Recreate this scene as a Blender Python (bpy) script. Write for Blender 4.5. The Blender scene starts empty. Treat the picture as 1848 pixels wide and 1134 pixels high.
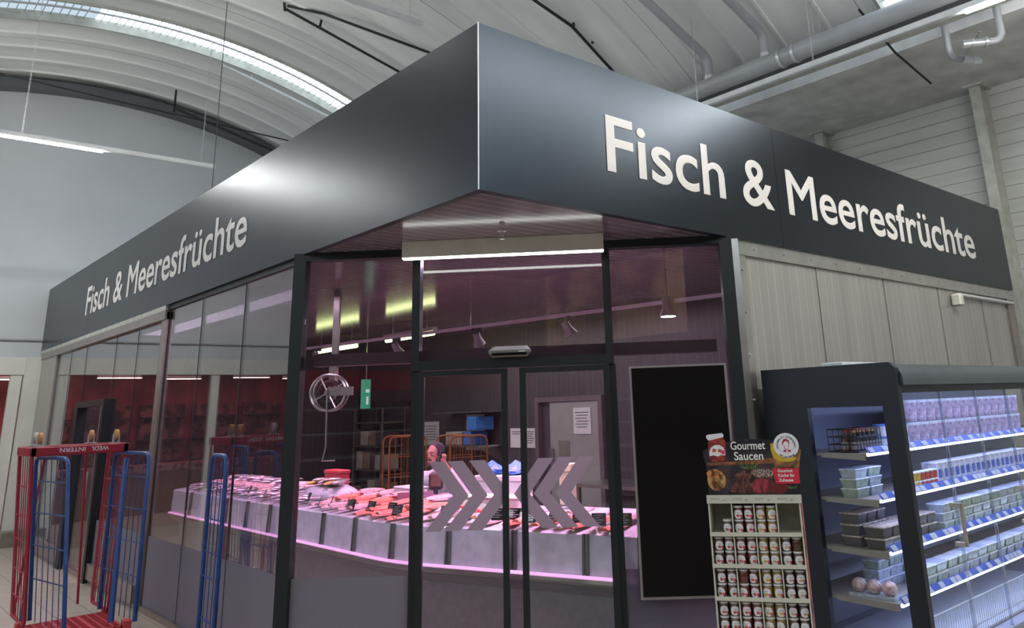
import bpy, math, random
from mathutils import Vector, Matrix
rnd = random.Random(7)
scn = bpy.context.scene
col = scn.collection
S2 = math.sqrt(.5)
PI = math.pi

# ------------------------------------------------------------------ camera, world, exposure
cd = bpy.data.cameras.new('camera')
cam = bpy.data.objects.new('camera', cd)
col.objects.link(cam)
cam.location = (-2.596, -3.5679, 1.8223)
cam.rotation_euler = (1.8408, 0.0356, -0.7414)
cd.sensor_width = 36.0
cd.sensor_fit = 'HORIZONTAL'
cd.lens = 1419.16 / 1848 * 36
cd.shift_x = (924 - 1032.15) / 1848
cd.shift_y = -(567 - 340.67) / 1848
cd.clip_start = .05
cd.clip_end = 200
scn.camera = cam

world = bpy.data.worlds.new('world')
scn.world = world
world.use_nodes = True
bg = world.node_tree.nodes['Background']
bg.inputs[0].default_value = (.74, .87, 1, 1)
bg.inputs[1].default_value = 1.7
scn.view_settings.view_transform = 'Standard'
scn.view_settings.look = 'None'
scn.view_settings.exposure = -0.18
scn.view_settings.gamma = 1.0
scn.view_settings.use_curve_mapping = False
scn.cycles.use_denoising = True
scn.cycles.max_bounces = 9
scn.cycles.diffuse_bounces = 3
scn.cycles.glossy_bounces = 4
scn.cycles.transparent_max_bounces = 24
scn.cycles.sample_clamp_indirect = 6
scn.cycles.caustics_reflective = False
scn.cycles.caustics_refractive = False

def area(name, loc, size, power, color, rot=(0, 0, 0), spread=PI):
    l = bpy.data.lights.new(name, 'AREA'); l.shape = 'RECTANGLE'; l.size, l.size_y = size
    l.energy = power; l.color = color; l.spread = spread
    o = bpy.data.objects.new(name, l); o.location = loc; o.rotation_euler = rot
    col.objects.link(o)
    return o
# fill lights added over the aisles outside the frame, standing for unseen lamp rows
for k, (x, y) in enumerate(((-3.2, -7), (3.5, -7), (-7.5, -2), (-7.5, 5))):
    area('hall_fill', (x, y, 5.6), (.3, 5), 90, (.86, .93, 1))
for (x, y, rx) in ((-3, -7.1, 4), (-9.1, 2, 3)):
    area('vault_fill', (x, y, 2.9), (rx, rx), 135, (.84, .92, 1), (PI, 0, 0))  # upward fill added out of view to brighten the vault
# pink counter lamps under the shop ceiling
area('counter_lamp', (1.75, 6.2, 2.98), (.35, 4.6), 72, (1, .40, .78), (0, 0, 0), 1.7)
area('counter_lamp', (2.0, 2.0, 2.98), (.35, 2.6), 72, (1, .40, .78), (0, 0, .3), 1.7)
area('aisle_fill', (.62, 6, 2.98), (.3, 5), 58, (.93, .70, 1))  # both aisle lights are added fill to brighten the counter's ice front
area('aisle_fill', (1.35, 1.35, 2.98), (2.4, .3), 42, (.92, .74, 1), (0, 0, -PI / 4))
area('counter_lamp', (3.9, 4.6, 2.98), (.5, 5), 48, (1, .86, .95))

# ------------------------------------------------------------------ materials
MATS = {}
def nodes_of(name):
    m = bpy.data.materials.new(name); m.use_nodes = True
    nt = m.node_tree
    for n in list(nt.nodes): nt.nodes.remove(n)
    out = nt.nodes.new('ShaderNodeOutputMaterial')
    return m, nt, out
def setin(n, **k):
    for a, b in k.items():
        n.inputs[a.replace('_', ' ')].default_value = b
def M(name, color, rough=.5, metal=0., var=.08, scale=6., bump=0., emit=0., spec=.5, aniso=0., coat=0.):
    if name in MATS: return MATS[name]
    m, nt, out = nodes_of(name)
    p = nt.nodes.new('ShaderNodeBsdfPrincipled')
    tc = nt.nodes.new('ShaderNodeTexCoord'); no = nt.nodes.new('ShaderNodeTexNoise')
    no.inputs['Scale'].default_value = scale; no.inputs['Detail'].default_value = 4
    nt.links.new(tc.outputs['Object'], no.inputs['Vector'])
    mr = nt.nodes.new('ShaderNodeMapRange')
    setin(mr, From_Min=.3, From_Max=.7, To_Min=1 - var, To_Max=1 + var)
    nt.links.new(no.outputs['Fac'], mr.inputs['Value'])
    mx = nt.nodes.new('ShaderNodeVectorMath'); mx.operation = 'SCALE'
    mx.inputs[0].default_value = color
    nt.links.new(mr.outputs[0], mx.inputs['Scale'])
    nt.links.new(mx.outputs[0], p.inputs['Base Color'])
    setin(p, Roughness=rough, Metallic=metal)
    p.inputs['Specular IOR Level'].default_value = spec
    if coat: p.inputs['Coat Weight'].default_value = coat
    if bump:
        b = nt.nodes.new('ShaderNodeBump'); b.inputs['Strength'].default_value = bump; b.inputs['Distance'].default_value = .01
        nt.links.new(no.outputs['Fac'], b.inputs['Height']); nt.links.new(b.outputs[0], p.inputs['Normal'])
    if emit:
        p.inputs['Emission Color'].default_value = (*color, 1); p.inputs['Emission Strength'].default_value = emit
    nt.links.new(p.outputs[0], out.inputs[0])
    MATS[name] = m
    return m
def stripes(name, axis, period, width, c1, c2, rough, metal=0., var=.06, nscale=(3, 3, .4), bump=.3, offs=0., rvar=0.):
    """panels with fine joint lines every <period> metres along an object axis"""
    m, nt, out = nodes_of(name)
    p = nt.nodes.new('ShaderNodeBsdfPrincipled')
    tc = nt.nodes.new('ShaderNodeTexCoord'); sx = nt.nodes.new('ShaderNodeSeparateXYZ')
    nt.links.new(tc.outputs['Object'], sx.inputs[0])
    def math_(op, a, b=None):
        n = nt.nodes.new('ShaderNodeMath'); n.operation = op
        for i, v in enumerate((a, b)):
            if v is None: continue
            if isinstance(v, (int, float)): n.inputs[i].default_value = v
            else: nt.links.new(v, n.inputs[i])
        return n.outputs[0]
    if axis == 'd':
        v = math_('MULTIPLY', math_('SUBTRACT', sx.outputs[0], sx.outputs[1]), S2)
    else:
        v = sx.outputs['XYZ'.index(axis)]
    fr = math_('FRACT', math_('DIVIDE', math_('ADD', v, 100 + offs), period))
    line = math_('LESS_THAN', fr, width / period)
    no = nt.nodes.new('ShaderNodeTexNoise'); no.inputs['Scale'].default_value = 2; no.inputs['Detail'].default_value = 5
    mp = nt.nodes.new('ShaderNodeMapping'); mp.inputs['Scale'].default_value = nscale
    nt.links.new(tc.outputs['Object'], mp.inputs[0]); nt.links.new(mp.outputs[0], no.inputs['Vector'])
    mr = nt.nodes.new('ShaderNodeMapRange'); setin(mr, From_Min=.3, From_Max=.7, To_Min=1 - var, To_Max=1 + var)
    nt.links.new(no.outputs['Fac'], mr.inputs['Value'])
    mix = nt.nodes.new('ShaderNodeMix'); mix.data_type = 'RGBA'
    mix.inputs[6].default_value = (*c1, 1); mix.inputs[7].default_value = (*c2, 1)
    nt.links.new(line, mix.inputs[0])
    sc = nt.nodes.new('ShaderNodeVectorMath'); sc.operation = 'SCALE'
    nt.links.new(mix.outputs[2], sc.inputs[0]); nt.links.new(mr.outputs[0], sc.inputs['Scale'])
    nt.links.new(sc.outputs[0], p.inputs['Base Color'])
    setin(p, Roughness=rough, Metallic=metal)
    b = nt.nodes.new('ShaderNodeBump'); b.inputs['Strength'].default_value = bump; b.inputs['Distance'].default_value = .004; b.invert = True
    nt.links.new(line, b.inputs['Height']); nt.links.new(b.outputs[0], p.inputs['Normal'])
    nt.links.new(p.outputs[0], out.inputs[0])
    MATS[name] = m
    return m
def glass(name, tint=(.93, .96, .95), ior=1.5, rough=0., gain=1.0):
    if name in MATS: return MATS[name]
    m, nt, out = nodes_of(name)
    t = nt.nodes.new('ShaderNodeBsdfTransparent'); t.inputs[0].default_value = (*tint, 1)
    g = nt.nodes.new('ShaderNodeBsdfGlossy'); g.inputs['Roughness'].default_value = rough
    f = nt.nodes.new('ShaderNodeFresnel'); ge = nt.nodes.new('ShaderNodeNewGeometry')
    io = nt.nodes.new('ShaderNodeMath'); io.operation = 'MULTIPLY_ADD'; io.inputs[1].default_value = 1 / ior - ior; io.inputs[2].default_value = ior
    nt.links.new(ge.outputs['Backfacing'], io.inputs[0]); nt.links.new(io.outputs[0], f.inputs[0])   # same reflectance on both faces of the sheet
    mx = nt.nodes.new('ShaderNodeMixShader')
    k = nt.nodes.new('ShaderNodeMath'); k.operation = 'MULTIPLY'; k.inputs[1].default_value = gain; k.use_clamp = True
    nt.links.new(f.outputs[0], k.inputs[0]); nt.links.new(k.outputs[0], mx.inputs[0])
    nt.links.new(t.outputs[0], mx.inputs[1]); nt.links.new(g.outputs[0], mx.inputs[2]); nt.links.new(mx.outputs[0], out.inputs[0])
    MATS[name] = m
    return m
def film(name, color, see=.25):
    m, nt, out = nodes_of(name)
    d = nt.nodes.new('ShaderNodeBsdfDiffuse'); d.inputs[0].default_value = (*color, 1)
    tl = nt.nodes.new('ShaderNodeBsdfTranslucent'); tl.inputs[0].default_value = (*color, 1)
    tr = nt.nodes.new('ShaderNodeBsdfTransparent')
    tc = nt.nodes.new('ShaderNodeTexCoord'); no = nt.nodes.new('ShaderNodeTexNoise'); no.inputs['Scale'].default_value = 1.5
    nt.links.new(tc.outputs['Object'], no.inputs['Vector'])
    mr = nt.nodes.new('ShaderNodeMapRange'); setin(mr, To_Min=.45, To_Max=.62); nt.links.new(no.outputs['Fac'], mr.inputs['Value'])
    a = nt.nodes.new('ShaderNodeMixShader'); nt.links.new(mr.outputs[0], a.inputs[0])
    nt.links.new(d.outputs[0], a.inputs[1]); nt.links.new(tl.outputs[0], a.inputs[2])
    b = nt.nodes.new('ShaderNodeMixShader'); b.inputs[0].default_value = see
    nt.links.new(a.outputs[0], b.inputs[1]); nt.links.new(tr.outputs[0], b.inputs[2]); nt.links.new(b.outputs[0], out.inputs[0])
    MATS[name] = m
    return m
def MP(name, c1, c2, scale, lo=.42, hi=.58, stretch=(1, 1, 1)):
    m, nt, out = nodes_of(name)
    p = nt.nodes.new('ShaderNodeBsdfPrincipled'); tc = nt.nodes.new('ShaderNodeTexCoord'); no = nt.nodes.new('ShaderNodeTexNoise')
    mp = nt.nodes.new('ShaderNodeMapping'); mp.inputs['Scale'].default_value = stretch
    no.inputs['Scale'].default_value = scale; no.inputs['Detail'].default_value = 6
    nt.links.new(tc.outputs['Object'], mp.inputs[0]); nt.links.new(mp.outputs[0], no.inputs['Vector'])
    r = nt.nodes.new('ShaderNodeValToRGB'); r.color_ramp.elements[0].position = lo; r.color_ramp.elements[1].position = hi
    r.color_ramp.elements[0].color = (*c1, 1); r.color_ramp.elements[1].color = (*c2, 1)
    nt.links.new(no.outputs['Fac'], r.inputs[0]); nt.links.new(r.outputs[0], p.inputs['Base Color'])
    p.inputs['Roughness'].default_value = .45; nt.links.new(p.outputs[0], out.inputs[0]); MATS[name] = m
    return m
def lamp_mat(name, color, strength):
    m, nt, out = nodes_of(name)
    e = nt.nodes.new('ShaderNodeEmission'); e.inputs[0].default_value = (*color, 1); e.inputs[1].default_value = strength
    nt.links.new(e.outputs[0], out.inputs[0]); MATS[name] = m
    return m

ANTH = M('anthracite_panel', (.036, .045, .056), .30, .85, .05, 2)
LETTER = M('sign_lettering', (.72, .69, .65), .35, 0, .03)
BLACK = M('black_frame', (.010, .014, .016), .42, .2, .1)
BLACKG = M('black_screen', (.006, .005, .005), .3, 0, .1, spec=.15)
STEEL = M('stainless_steel', (.5, .49, .46), .28, .9, .1, 5)
STEELD = M('brushed_brown_steel', (.33, .29, .26), .35, .7, .12, 9)
GALV = M('painted_steel_column', (.46, .47, .42), .5, .1, .15, 7)
WHITE = M('white_paint', (.66, .69, .71), .7, 0, .04, 1.2)
WALLUP = M('concrete_paint', (.50, .535, .57), .75, 0, .05, .9, .05)
CREAM = M('cream_paint', (.62, .61, .56), .6, 0, .05, 3)
ALU = M('aluminium', (.6, .62, .64), .35, .7, .05, 8)
CONC = M('stained_concrete', (.56, .56, .55), .8, 0, .2, 2.5, .2)
PIPE = M('grey_pipe', (.36, .38, .4), .45, .1, .06, 3)
DARK = M('dark_rubber', (.03, .03, .033), .6, 0, .1)
RED = M('red_paint', (.30, .012, .03), .38, 0, .15, 14, spec=.5)
REDP = M('red_plastic', (.48, .05, .06), .45, 0, .1, 10)
BLUE = M('blue_paint', (.014, .06, .20), .36, .1, .25, 16)
ORANGE = M('orange_paint', (.32, .10, .02), .4)
WHEEL = M('yellowed_wheel', (.5, .27, .08), .5, 0, .15, 20)
WHEELW = M('pale_wheel', (.55, .52, .45), .5, 0, .1, 20)
ICE = M('ice_front', (.80, .76, .88), .5, 0, .14, 9, .25)
ICEB = M('crushed_ice', (.60, .60, .66), .35, 0, .15, 40, .8)
CARD = M('cream_cardboard', (.58, .55, .45), .7, 0, .05, 9)
COAT = M('white_coat_cloth', (.72, .68, .72), .85, 0, .06, 14, .1)
SKIN = M('skin', (.5, .24, .18), .55, 0, .08, 18)
HAIR = M('greying_hair', (.06, .055, .055), .9, 0, .8, 90, .8)
PAPER = M('white_paper', (.75, .72, .74), .7, 0, .03)
INK = M('dark_ink', (.03, .03, .035), .7)
GREEN = M('green_sign_face', (.02, .3, .14), .5, emit=.6)
BLUEP = M('blue_plastic', (.06, .22, .62), .45)
TILE = None
LED = lamp_mat('led_tube', (1, .985, .95), 170)
LEDW = lamp_mat('led_bar', (.95, 1, .93), 7)
FLUO = lamp_mat('fluorescent_tube', (.86, 1, .42), 9)
SPOTL = lamp_mat('spot_lens', (1, .86, 1), 12)
SHELFLED = lamp_mat('shelf_led', (.62, .74, 1), 7)
PINKLED = lamp_mat('pink_led', (1, .45, .9), 1.6)
SKY1 = lamp_mat('skylight_panel', (.78, .90, 1), 3.5)
SKY2 = lamp_mat('dull_skylight_panel', (.62, .75, .86), 1.1)
REDGLOW = lamp_mat('red_shop_lamp', (1, .25, .22), 5)
GLASS = glass('shop_glass', (.91, .91, .925), 1.5, 0, 1.6)
GLASSD = glass('door_glass', (.93, .95, .95), 1.5, 0, .9)
GLASST = glass('clear_glass', (.97, .985, .985), 1.45, 0, .6)
FROST = film('frosted_film', (.27, .285, .30), .1)
CHEV = film('grey_chevron_film', (.46, .42, .46), .06)
SOFF = stripes('soffit_panels', 'Y', .1, .009, (.27, .21, .25), (.62, .56, .6), .14, .25, .08)
CLAD = stripes('ribbed_metal_cladding', 'X', .115, .006, (.43, .41, .38), (.62, .6, .56), .3, .55, .1, (3, 3, .25))
INWALL = stripes('inner_wall_panels', 'Y', .11, .006, (.13, .105, .125), (.2, .17, .19), .38, .3, .1, (3, 3, .3))
INWALLX = stripes('inner_wall_panels_cross', 'X', .11, .006, (.13, .105, .125), (.2, .17, .19), .38, .3, .1, (3, 3, .3))
SIDING = stripes('horizontal_siding', 'Z', .19, .012, (.55, .56, .52), (.28, .29, .27), .5, .1, .07, (.3, .3, 4), .8)
# floor tiles
def tile_mat():
    m, nt, out = nodes_of('beige_floor_tiles')
    p = nt.nodes.new('ShaderNodeBsdfPrincipled'); tc = nt.nodes.new('ShaderNodeTexCoord')
    b = nt.nodes.new('ShaderNodeTexBrick'); b.offset = 0
    setin(b, Scale=1.0, Mortar_Size=.006, Brick_Width=.3, Row_Height=.3)
    b.inputs['Color1'].default_value = (.44, .40, .33, 1); b.inputs['Color2'].default_value = (.40, .36, .30, 1); b.inputs['Mortar'].default_value = (.2, .18, .16, 1)
    nt.links.new(tc.outputs['Object'], b.inputs['Vector']); nt.links.new(b.outputs[0], p.inputs['Base Color'])
    p.inputs['Roughness'].default_value = .3; nt.links.new(p.outputs[0], out.inputs[0])
    return m
TILE = tile_mat()

# ------------------------------------------------------------------ mesh builder and naming helpers
KIDS = {}
class MB:
    def __init__(s): s.v = []; s.f = []; s.M = Matrix.Identity(4)
    def at(s, m): s.M = m; return s
    def add(s, vs, fs):
        n = len(s.v)
        s.v += [tuple(s.M @ Vector(p)) for p in vs]
        s.f += [tuple(n + i for i in f) for f in fs]
        return s
    def box(s, x0, x1, y0, y1, z0, z1):
        return s.add([(x0, y0, z0), (x1, y0, z0), (x1, y1, z0), (x0, y1, z0), (x0, y0, z1), (x1, y0, z1), (x1, y1, z1), (x0, y1, z1)],
                     [(0, 3, 2, 1), (4, 5, 6, 7), (0, 1, 5, 4), (1, 2, 6, 5), (2, 3, 7, 6), (3, 0, 4, 7)])
    def bbox(s, x0, x1, y0, y1, z0, z1, b=.005):
        """box with chamfered vertical and top edges"""
        P = [(x0 + b, y0), (x1 - b, y0), (x1, y0 + b), (x1, y1 - b), (x1 - b, y1), (x0 + b, y1), (x0, y1 - b), (x0, y0 + b)]
        cx, cy = (x0 + x1) / 2, (y0 + y1) / 2
        kx = 1 - 2 * b / max(x1 - x0, 1e-6); ky = 1 - 2 * b / max(y1 - y0, 1e-6)
        Q = [(cx + (x - cx) * kx, cy + (y - cy) * ky) for x, y in P]
        vs = [(*q, z0) for q in Q] + [(*p, z0 + b) for p in P] + [(*p, z1 - b) for p in P] + [(*q, z1) for q in Q]
        fs = [tuple(range(7, -1, -1)), tuple(range(24, 32))]
        for r in range(3):
            for i in range(8):
                j = (i + 1) % 8
                fs.append((r * 8 + i, r * 8 + j, r * 8 + 8 + j, r * 8 + 8 + i))
        return s.add(vs, fs)
    def tube(s, pts, r, n=10, cap=True):
        pts = [Vector(p) for p in pts]
        rs = r if isinstance(r, (list, tuple)) else [r] * len(pts)
        vs = []; fs = []
        d0 = (pts[1] - pts[0]).normalized()
        up = Vector((0, 0, 1)) if abs(d0.z) < .9 else Vector((1, 0, 0))
        a = d0.cross(up).normalized()
        for i, p in enumerate(pts):
            if i == 0: d = d0
            elif i == len(pts) - 1: d = (pts[i] - pts[i - 1]).normalized()
            else: d = ((pts[i + 1] - p).normalized() + (p - pts[i - 1]).normalized()).normalized()
            a = (a - d * a.dot(d)).normalized(); b = d.cross(a)
            for k in range(n):
                t = 2 * PI * k / n
                vs.append(tuple(p + (a * math.cos(t) + b * math.sin(t)) * rs[i]))
        for i in range(len(pts) - 1):
            for k in range(n):
                l = (k + 1) % n
                fs.append((i * n + k, i * n + l, i * n + n + l, i * n + n + k))
        if cap:
            fs.append(tuple(range(n - 1, -1, -1))); m = (len(pts) - 1) * n; fs.append(tuple(range(m, m + n)))
        return s.add(vs, fs)
    def lathe(s, prof, n=16, c=(0, 0, 0)):
        vs = []; fs = []
        for r, z in prof:
            for k in range(n):
                t = 2 * PI * k / n; vs.append((c[0] + r * math.cos(t), c[1] + r * math.sin(t), c[2] + z))
        for i in range(len(prof) - 1):
            for k in range(n):
                l = (k + 1) % n; fs.append((i * n + k, i * n + l, i * n + n + l, i * n + n + k))
        fs.append(tuple(range(n - 1, -1, -1))); m = (len(prof) - 1) * n; fs.append(tuple(range(m, m + n)))
        return s.add(vs, fs)
    def prism(s, poly, y0, y1, plane='xz'):
        """polygon extruded: plane xz -> along y, xy -> along z, yz -> along x"""
        def mk(a, b, t):
            return (a, t, b) if plane == 'xz' else (a, b, t) if plane == 'xy' else (t, a, b)
        n = len(poly)
        vs = [mk(a, b, y0) for a, b in poly] + [mk(a, b, y1) for a, b in poly]
        fs = [tuple(range(n)), tuple(range(2 * n - 1, n - 1, -1))]
        for i in range(n):
            j = (i + 1) % n; fs.append((i, n + i, n + j, j))
        return s.add(vs, fs)
    def ball(s, c, r, n=12, m=8):
        r = r if isinstance(r, (tuple, list)) else (r, r, r)
        vs = []; fs = []
        for i in range(1, m):
            a = PI * i / m
            for k in range(n):
                t = 2 * PI * k / n
                vs.append((c[0] + r[0] * math.sin(a) * math.cos(t), c[1] + r[1] * math.sin(a) * math.sin(t), c[2] + r[2] * math.cos(a)))
        T = len(vs); vs += [(c[0], c[1], c[2] + r[2]), (c[0], c[1], c[2] - r[2])]
        for i in range(m - 2):
            for k in range(n):
                l = (k + 1) % n; fs.append((i * n + k, i * n + n + k, i * n + n + l, i * n + l))
        for k in range(n):
            l = (k + 1) % n; fs.append((T, k, l)); b = (m - 2) * n; fs.append((T + 1, b + l, b + k))
        return s.add(vs, fs)
    def build(s, name, mat, parent=None, smooth=False):
        me = bpy.data.meshes.new(name); me.from_pydata(s.v, [], s.f); me.validate(); me.update()
        import bmesh
        b = bmesh.new(); b.from_mesh(me); bmesh.ops.recalc_face_normals(b, faces=b.faces); b.to_mesh(me); b.free()
        me.materials.append(mat)
        if smooth:
            for p in me.polygons: p.use_smooth = True
            try: me.set_sharp_from_angle(angle=math.radians(40))
            except Exception: pass
        o = bpy.data.objects.new(name, me); col.objects.link(o)
        if parent: adopt(o, parent)
        return o
def adopt(o, parent):
    o.parent = parent
    if parent.type == 'EMPTY': o.matrix_parent_inverse = parent.matrix_basis.inverted()
    KIDS.setdefault(parent.name, []).append(o)
def tag(o, label=None, cat=None, group=None, kind=None):
    for k, v in (('label', label), ('category', cat), ('group', group), ('kind', kind)):
        if v: o[k] = v
    return o
def struct(o): o['kind'] = 'structure'; return o
def thing(name, label, cat, loc=(0, 0, 0), group=None, rz=0, kind=None):
    o = bpy.data.objects.new(name, None); o.location = loc; o.rotation_euler = (0, 0, rz)
    o.matrix_basis = Matrix.Translation(loc) @ Matrix.Rotation(rz, 4, 'Z')
    o.empty_display_size = .1; col.objects.link(o)
    return tag(o, label, cat, group, kind)
def dup(o, parent=None):
    c = o.copy(); col.objects.link(c)
    if parent is not None: c.parent = parent; KIDS.setdefault(parent.name, []).append(c)
    for k in KIDS.get(o.name, []): dup(k, c)
    return c
def place(o, loc, rz=0, label=None, group=None, tilt=None):
    m = Matrix.Translation(loc) @ Matrix.Rotation(rz, 4, 'Z')
    if tilt: m = m @ Matrix.Rotation(tilt[0], 4, 'X') @ Matrix.Rotation(tilt[1], 4, 'Y')
    o.matrix_basis = m
    if label: o['label'] = label
    if group: o['group'] = group
    return o
_txt = {}
def raw_text(body, bold, spacing=1.):
    key = (body, bold, spacing)
    if key not in _txt:
        cu = bpy.data.curves.new('lettering', 'FONT'); cu.body = body; cu.bevel_depth = bold; cu.bevel_resolution = 0; cu.extrude = .02; cu.space_character = spacing
        cu.resolution_u = 5
        to = bpy.data.objects.new('lettering', cu); col.objects.link(to)
        bpy.context.view_layer.update()
        me = bpy.data.meshes.new_from_object(to.evaluated_get(bpy.context.evaluated_depsgraph_get()))
        _txt[key] = ([v.co.copy() for v in me.vertices], [tuple(p.vertices) for p in me.polygons])
        bpy.data.objects.remove(to); bpy.data.meshes.remove(me)
    return _txt[key]
def sign_words(body, org, right, width, mat, parent, height, bold, thick):
    """each word of a sign as lettering of its own, spaced as in the whole line"""
    ext = lambda b: (min(v.x for v in raw_text(b, bold)[0]), max(v.x for v in raw_text(b, bold)[0]))
    t0, t1 = ext(body); k = width / (t1 - t0); pre = ''
    for w in body.split(' '):
        pre = (pre + ' ' + w).strip(); wa, wb = ext(w); end = ext(pre)[1]
        text('lettering_word', w, Vector(org) + Vector(right) * ((end - (wb - wa) - t0) * k), right, (0, 0, 1), (wb - wa) * k, mat, parent, height, bold, thick)
def text(name, body, org, right, up, width, mat, parent=None, height=None, bold=0., thick=.003, spacing=1.):
    """lettering as a mesh: org = lower left corner, stretched to width (and cap height)"""
    vs, fs = raw_text(body, bold, spacing)
    x0 = min(v.x for v in vs); x1 = max(v.x for v in vs); zm = max(abs(v.z) for v in vs) or 1
    sx = width / (x1 - x0); sy = sx if height is None else height / .70
    R, U = Vector(right).normalized(), Vector(up).normalized(); N = R.cross(U); O = Vector(org)
    mb = MB(); mb.v = [tuple(O + R * ((v.x - x0) * sx) + U * (v.y * sy) + N * (v.z / zm * thick * .5 + thick * .5)) for v in vs]; mb.f = list(fs)
    me = bpy.data.meshes.new(name); me.from_pydata(mb.v, [], mb.f); me.materials.append(mat)
    o = bpy.data.objects.new(name, me); col.objects.link(o)
    if parent: adopt(o, parent)
    return o

# ------------------------------------------------------------------ hall shell
VX, VZ, VR = .6, 8.03, 9.2
def vz(x): return VZ - VR + math.sqrt(VR * VR - (x - VX) ** 2)
struct(MB().box(-16, 9.2, -16, 20, -.2, 0).build('floor', TILE))
# vaulted roof: shells running across, ribs every .66 m, openings for the skylight strips
SKY = [(9.12, 9.93), (-.8, .1), (-10.7, -9.8)]
def vault(mb, y0, y1, xa=-5.1, xb=6.3, nx=44):
    rib = .66
    ys = []
    k = 0
    n = max(1, round((y1 - y0) / rib)); st = (y1 - y0) / n
    for i in range(n):
        b = y0 + i * st
        ys += [(b, -.035), (b + .035, -.035), (b + .05, .0), (b + st * .3, .03), (b + st * .5, .04), (b + st * .7, .03), (b + st - .012, .0)]
    ys.append((y1, -.035))
    xs = [xa + (xb - xa) * i / nx for i in range(nx + 1)]
    vs = [(x, y, vz(x) + d) for y, d in ys for x in xs]; m = nx + 1
    fs = [(j * m + i, j * m + i + 1, j * m + m + i + 1, j * m + m + i) for j in range(len(ys) - 1) for i in range(nx)]
    mb.add(vs, fs)
    vs = [(x, y, vz(x) + .25) for y in (y0, y1) for x in xs]
    mb.add(vs, [(i, i + 1, m + i + 1, m + i) for i in range(nx)])
VAULT = stripes('vault_shells', 'Y', 2.64, .02, (.72, .74, .72), (.45, .46, .45), .75, 0, .07, (.4, 2, .4), .2)
for k, (a, b) in enumerate(((9.93, 12.9), (.1, 9.12), (-9.8, -.8))):
    mb = MB(); vault(mb, a, b); struct(mb.build('ceiling', VAULT, smooth=True))
for k, (a, b) in enumerate(SKY):
    for (xa, xb, mt) in ((-5.1, -.35, SKY2 if k == 0 else SKY1), (-.35, 6.3, SKY1)):
        mb = MB(); n = 30
        xs = [xa + (xb - xa) * i / n for i in range(n + 1)]
        mb.add([(x, y, vz(x) + z) for y in (a, b) for z in (.12,) for x in xs], [(i, i + 1, n + 2 + i, n + 1 + i) for i in range(n)])
        o = struct(mb.build('window_%d' % (20 + k * 2 + (xa > -1)), mt))
        fr = MB()
        x = xa + .08
        while x < xb - .05:
            fr.box(x - .005, x + .005, a, b, vz(x) + .085, vz(x) + .11); x += .11
        fr.tube([(xx, (a + b) / 2, vz(xx) + .06) for xx in xs], .02, 6)
        fr.build('skylight_rib', ALU, o)
    e = MB()
    for y in (a, b):
        n = 40; xs = [-5.1 + 11.4 * i / n for i in range(n + 1)]
        e.add([(x, y + w, vz(x) + z) for w, z in ((-.02, -.04), (.02, -.04), (.02, .16), (-.02, .16)) for x in xs],
              [(r * (n + 1) + i, r * (n + 1) + i + 1, ((r + 1) % 4) * (n + 1) + i + 1, ((r + 1) % 4) * (n + 1) + i) for r in range(4) for i in range(n)])
    struct(e.build('trim_%d' % (30 + k), GALV))
# screws on the shells
mb = MB()
# right gutter slab, its inner upstand, right wall with siding
struct(MB().box(6.62, 9.2, -12, 12.9, 5.95, 6.15).build('trim_1', CONC))
struct(MB().box(6.62, 6.74, -12, 12.9, 6.15, 6.42).build('trim_2', CONC))
struct(MB().box(6.28, 6.40, -12, 12.9, 5.98, 6.2).build('trim_3', GALV))
struct(MB().box(-7.6, -5.1, -12, 12.9, 5.95, 6.15).build('trim_4', CONC))
struct(MB().box(8.85, 9.1, -12, 12.9, 0, 5.95).build('wall_right', SIDING))
# far wall under the arch with the wide opening to the red lit department
poly = [(-.15, 0), (8.85, 0), (8.85, 5.95), (6.3, 5.95)]
for i in range(31):
    x = 6.3 - 11.4 * i / 30; poly.append((x, vz(x) - .02))
poly += [(-12, 5.95), (-12, 2.95), (-.15, 2.95)]
struct(MB().prism(poly, 12.82, 13.0).build('wall_far', WALLUP))
struct(MB().box(-12, .0, 12.78, 12.86, 3.235, 3.26).build('trim_5', M('joint_grey', (.33, .34, .36), .7)))
struct(MB().box(-.2, .03, 12.62, 12.82, 0, 2.95).build('trim_6', CREAM))
n = 40
mb = MB()
xs = [-5 + 11.2 * i / n for i in range(n + 1)]
mb.add([(x, y, vz(x) + z) for y, z in ((12.55, -.07), (12.8, -.07), (12.8, -.26), (12.55, -.26)) for x in xs],
       [(r * (n + 1) + i, r * (n + 1) + i + 1, ((r + 1) % 4) * (n + 1) + i + 1, ((r + 1) % 4) * (n + 1) + i) for r in range(4) for i in range(n)])
struct(mb.build('trim_7', M('shadow_gap_arch', (.12, .13, .14), .5, .3)))  # dark arched strip put in for the shadow gap at the wall top
for k, (x0, x1) in enumerate(((-.62, -.22), (-2.9, -2.75), (-5.4, -5.25), (-8, -7.85))):
    struct(MB().box(x0 if k else -.38, x1, 12.7, 12.8, 0, 2.95).build('trim_%d' % (8 + k), CREAM))
struct(MB().box(-12, -.2, 12.68, 12.82, 2.66, 2.95).build('trim_12', CREAM))
struct(MB().box(-12, -.38, 12.72, 12.735, 0, 2.66).build('window_1', GLASST))
# steel kick plates at the foot of the pillar
struct(MB().box(-.25, .04, 12.3, 12.62, 0, .22).build('baseboard_far', STEELD))
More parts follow.
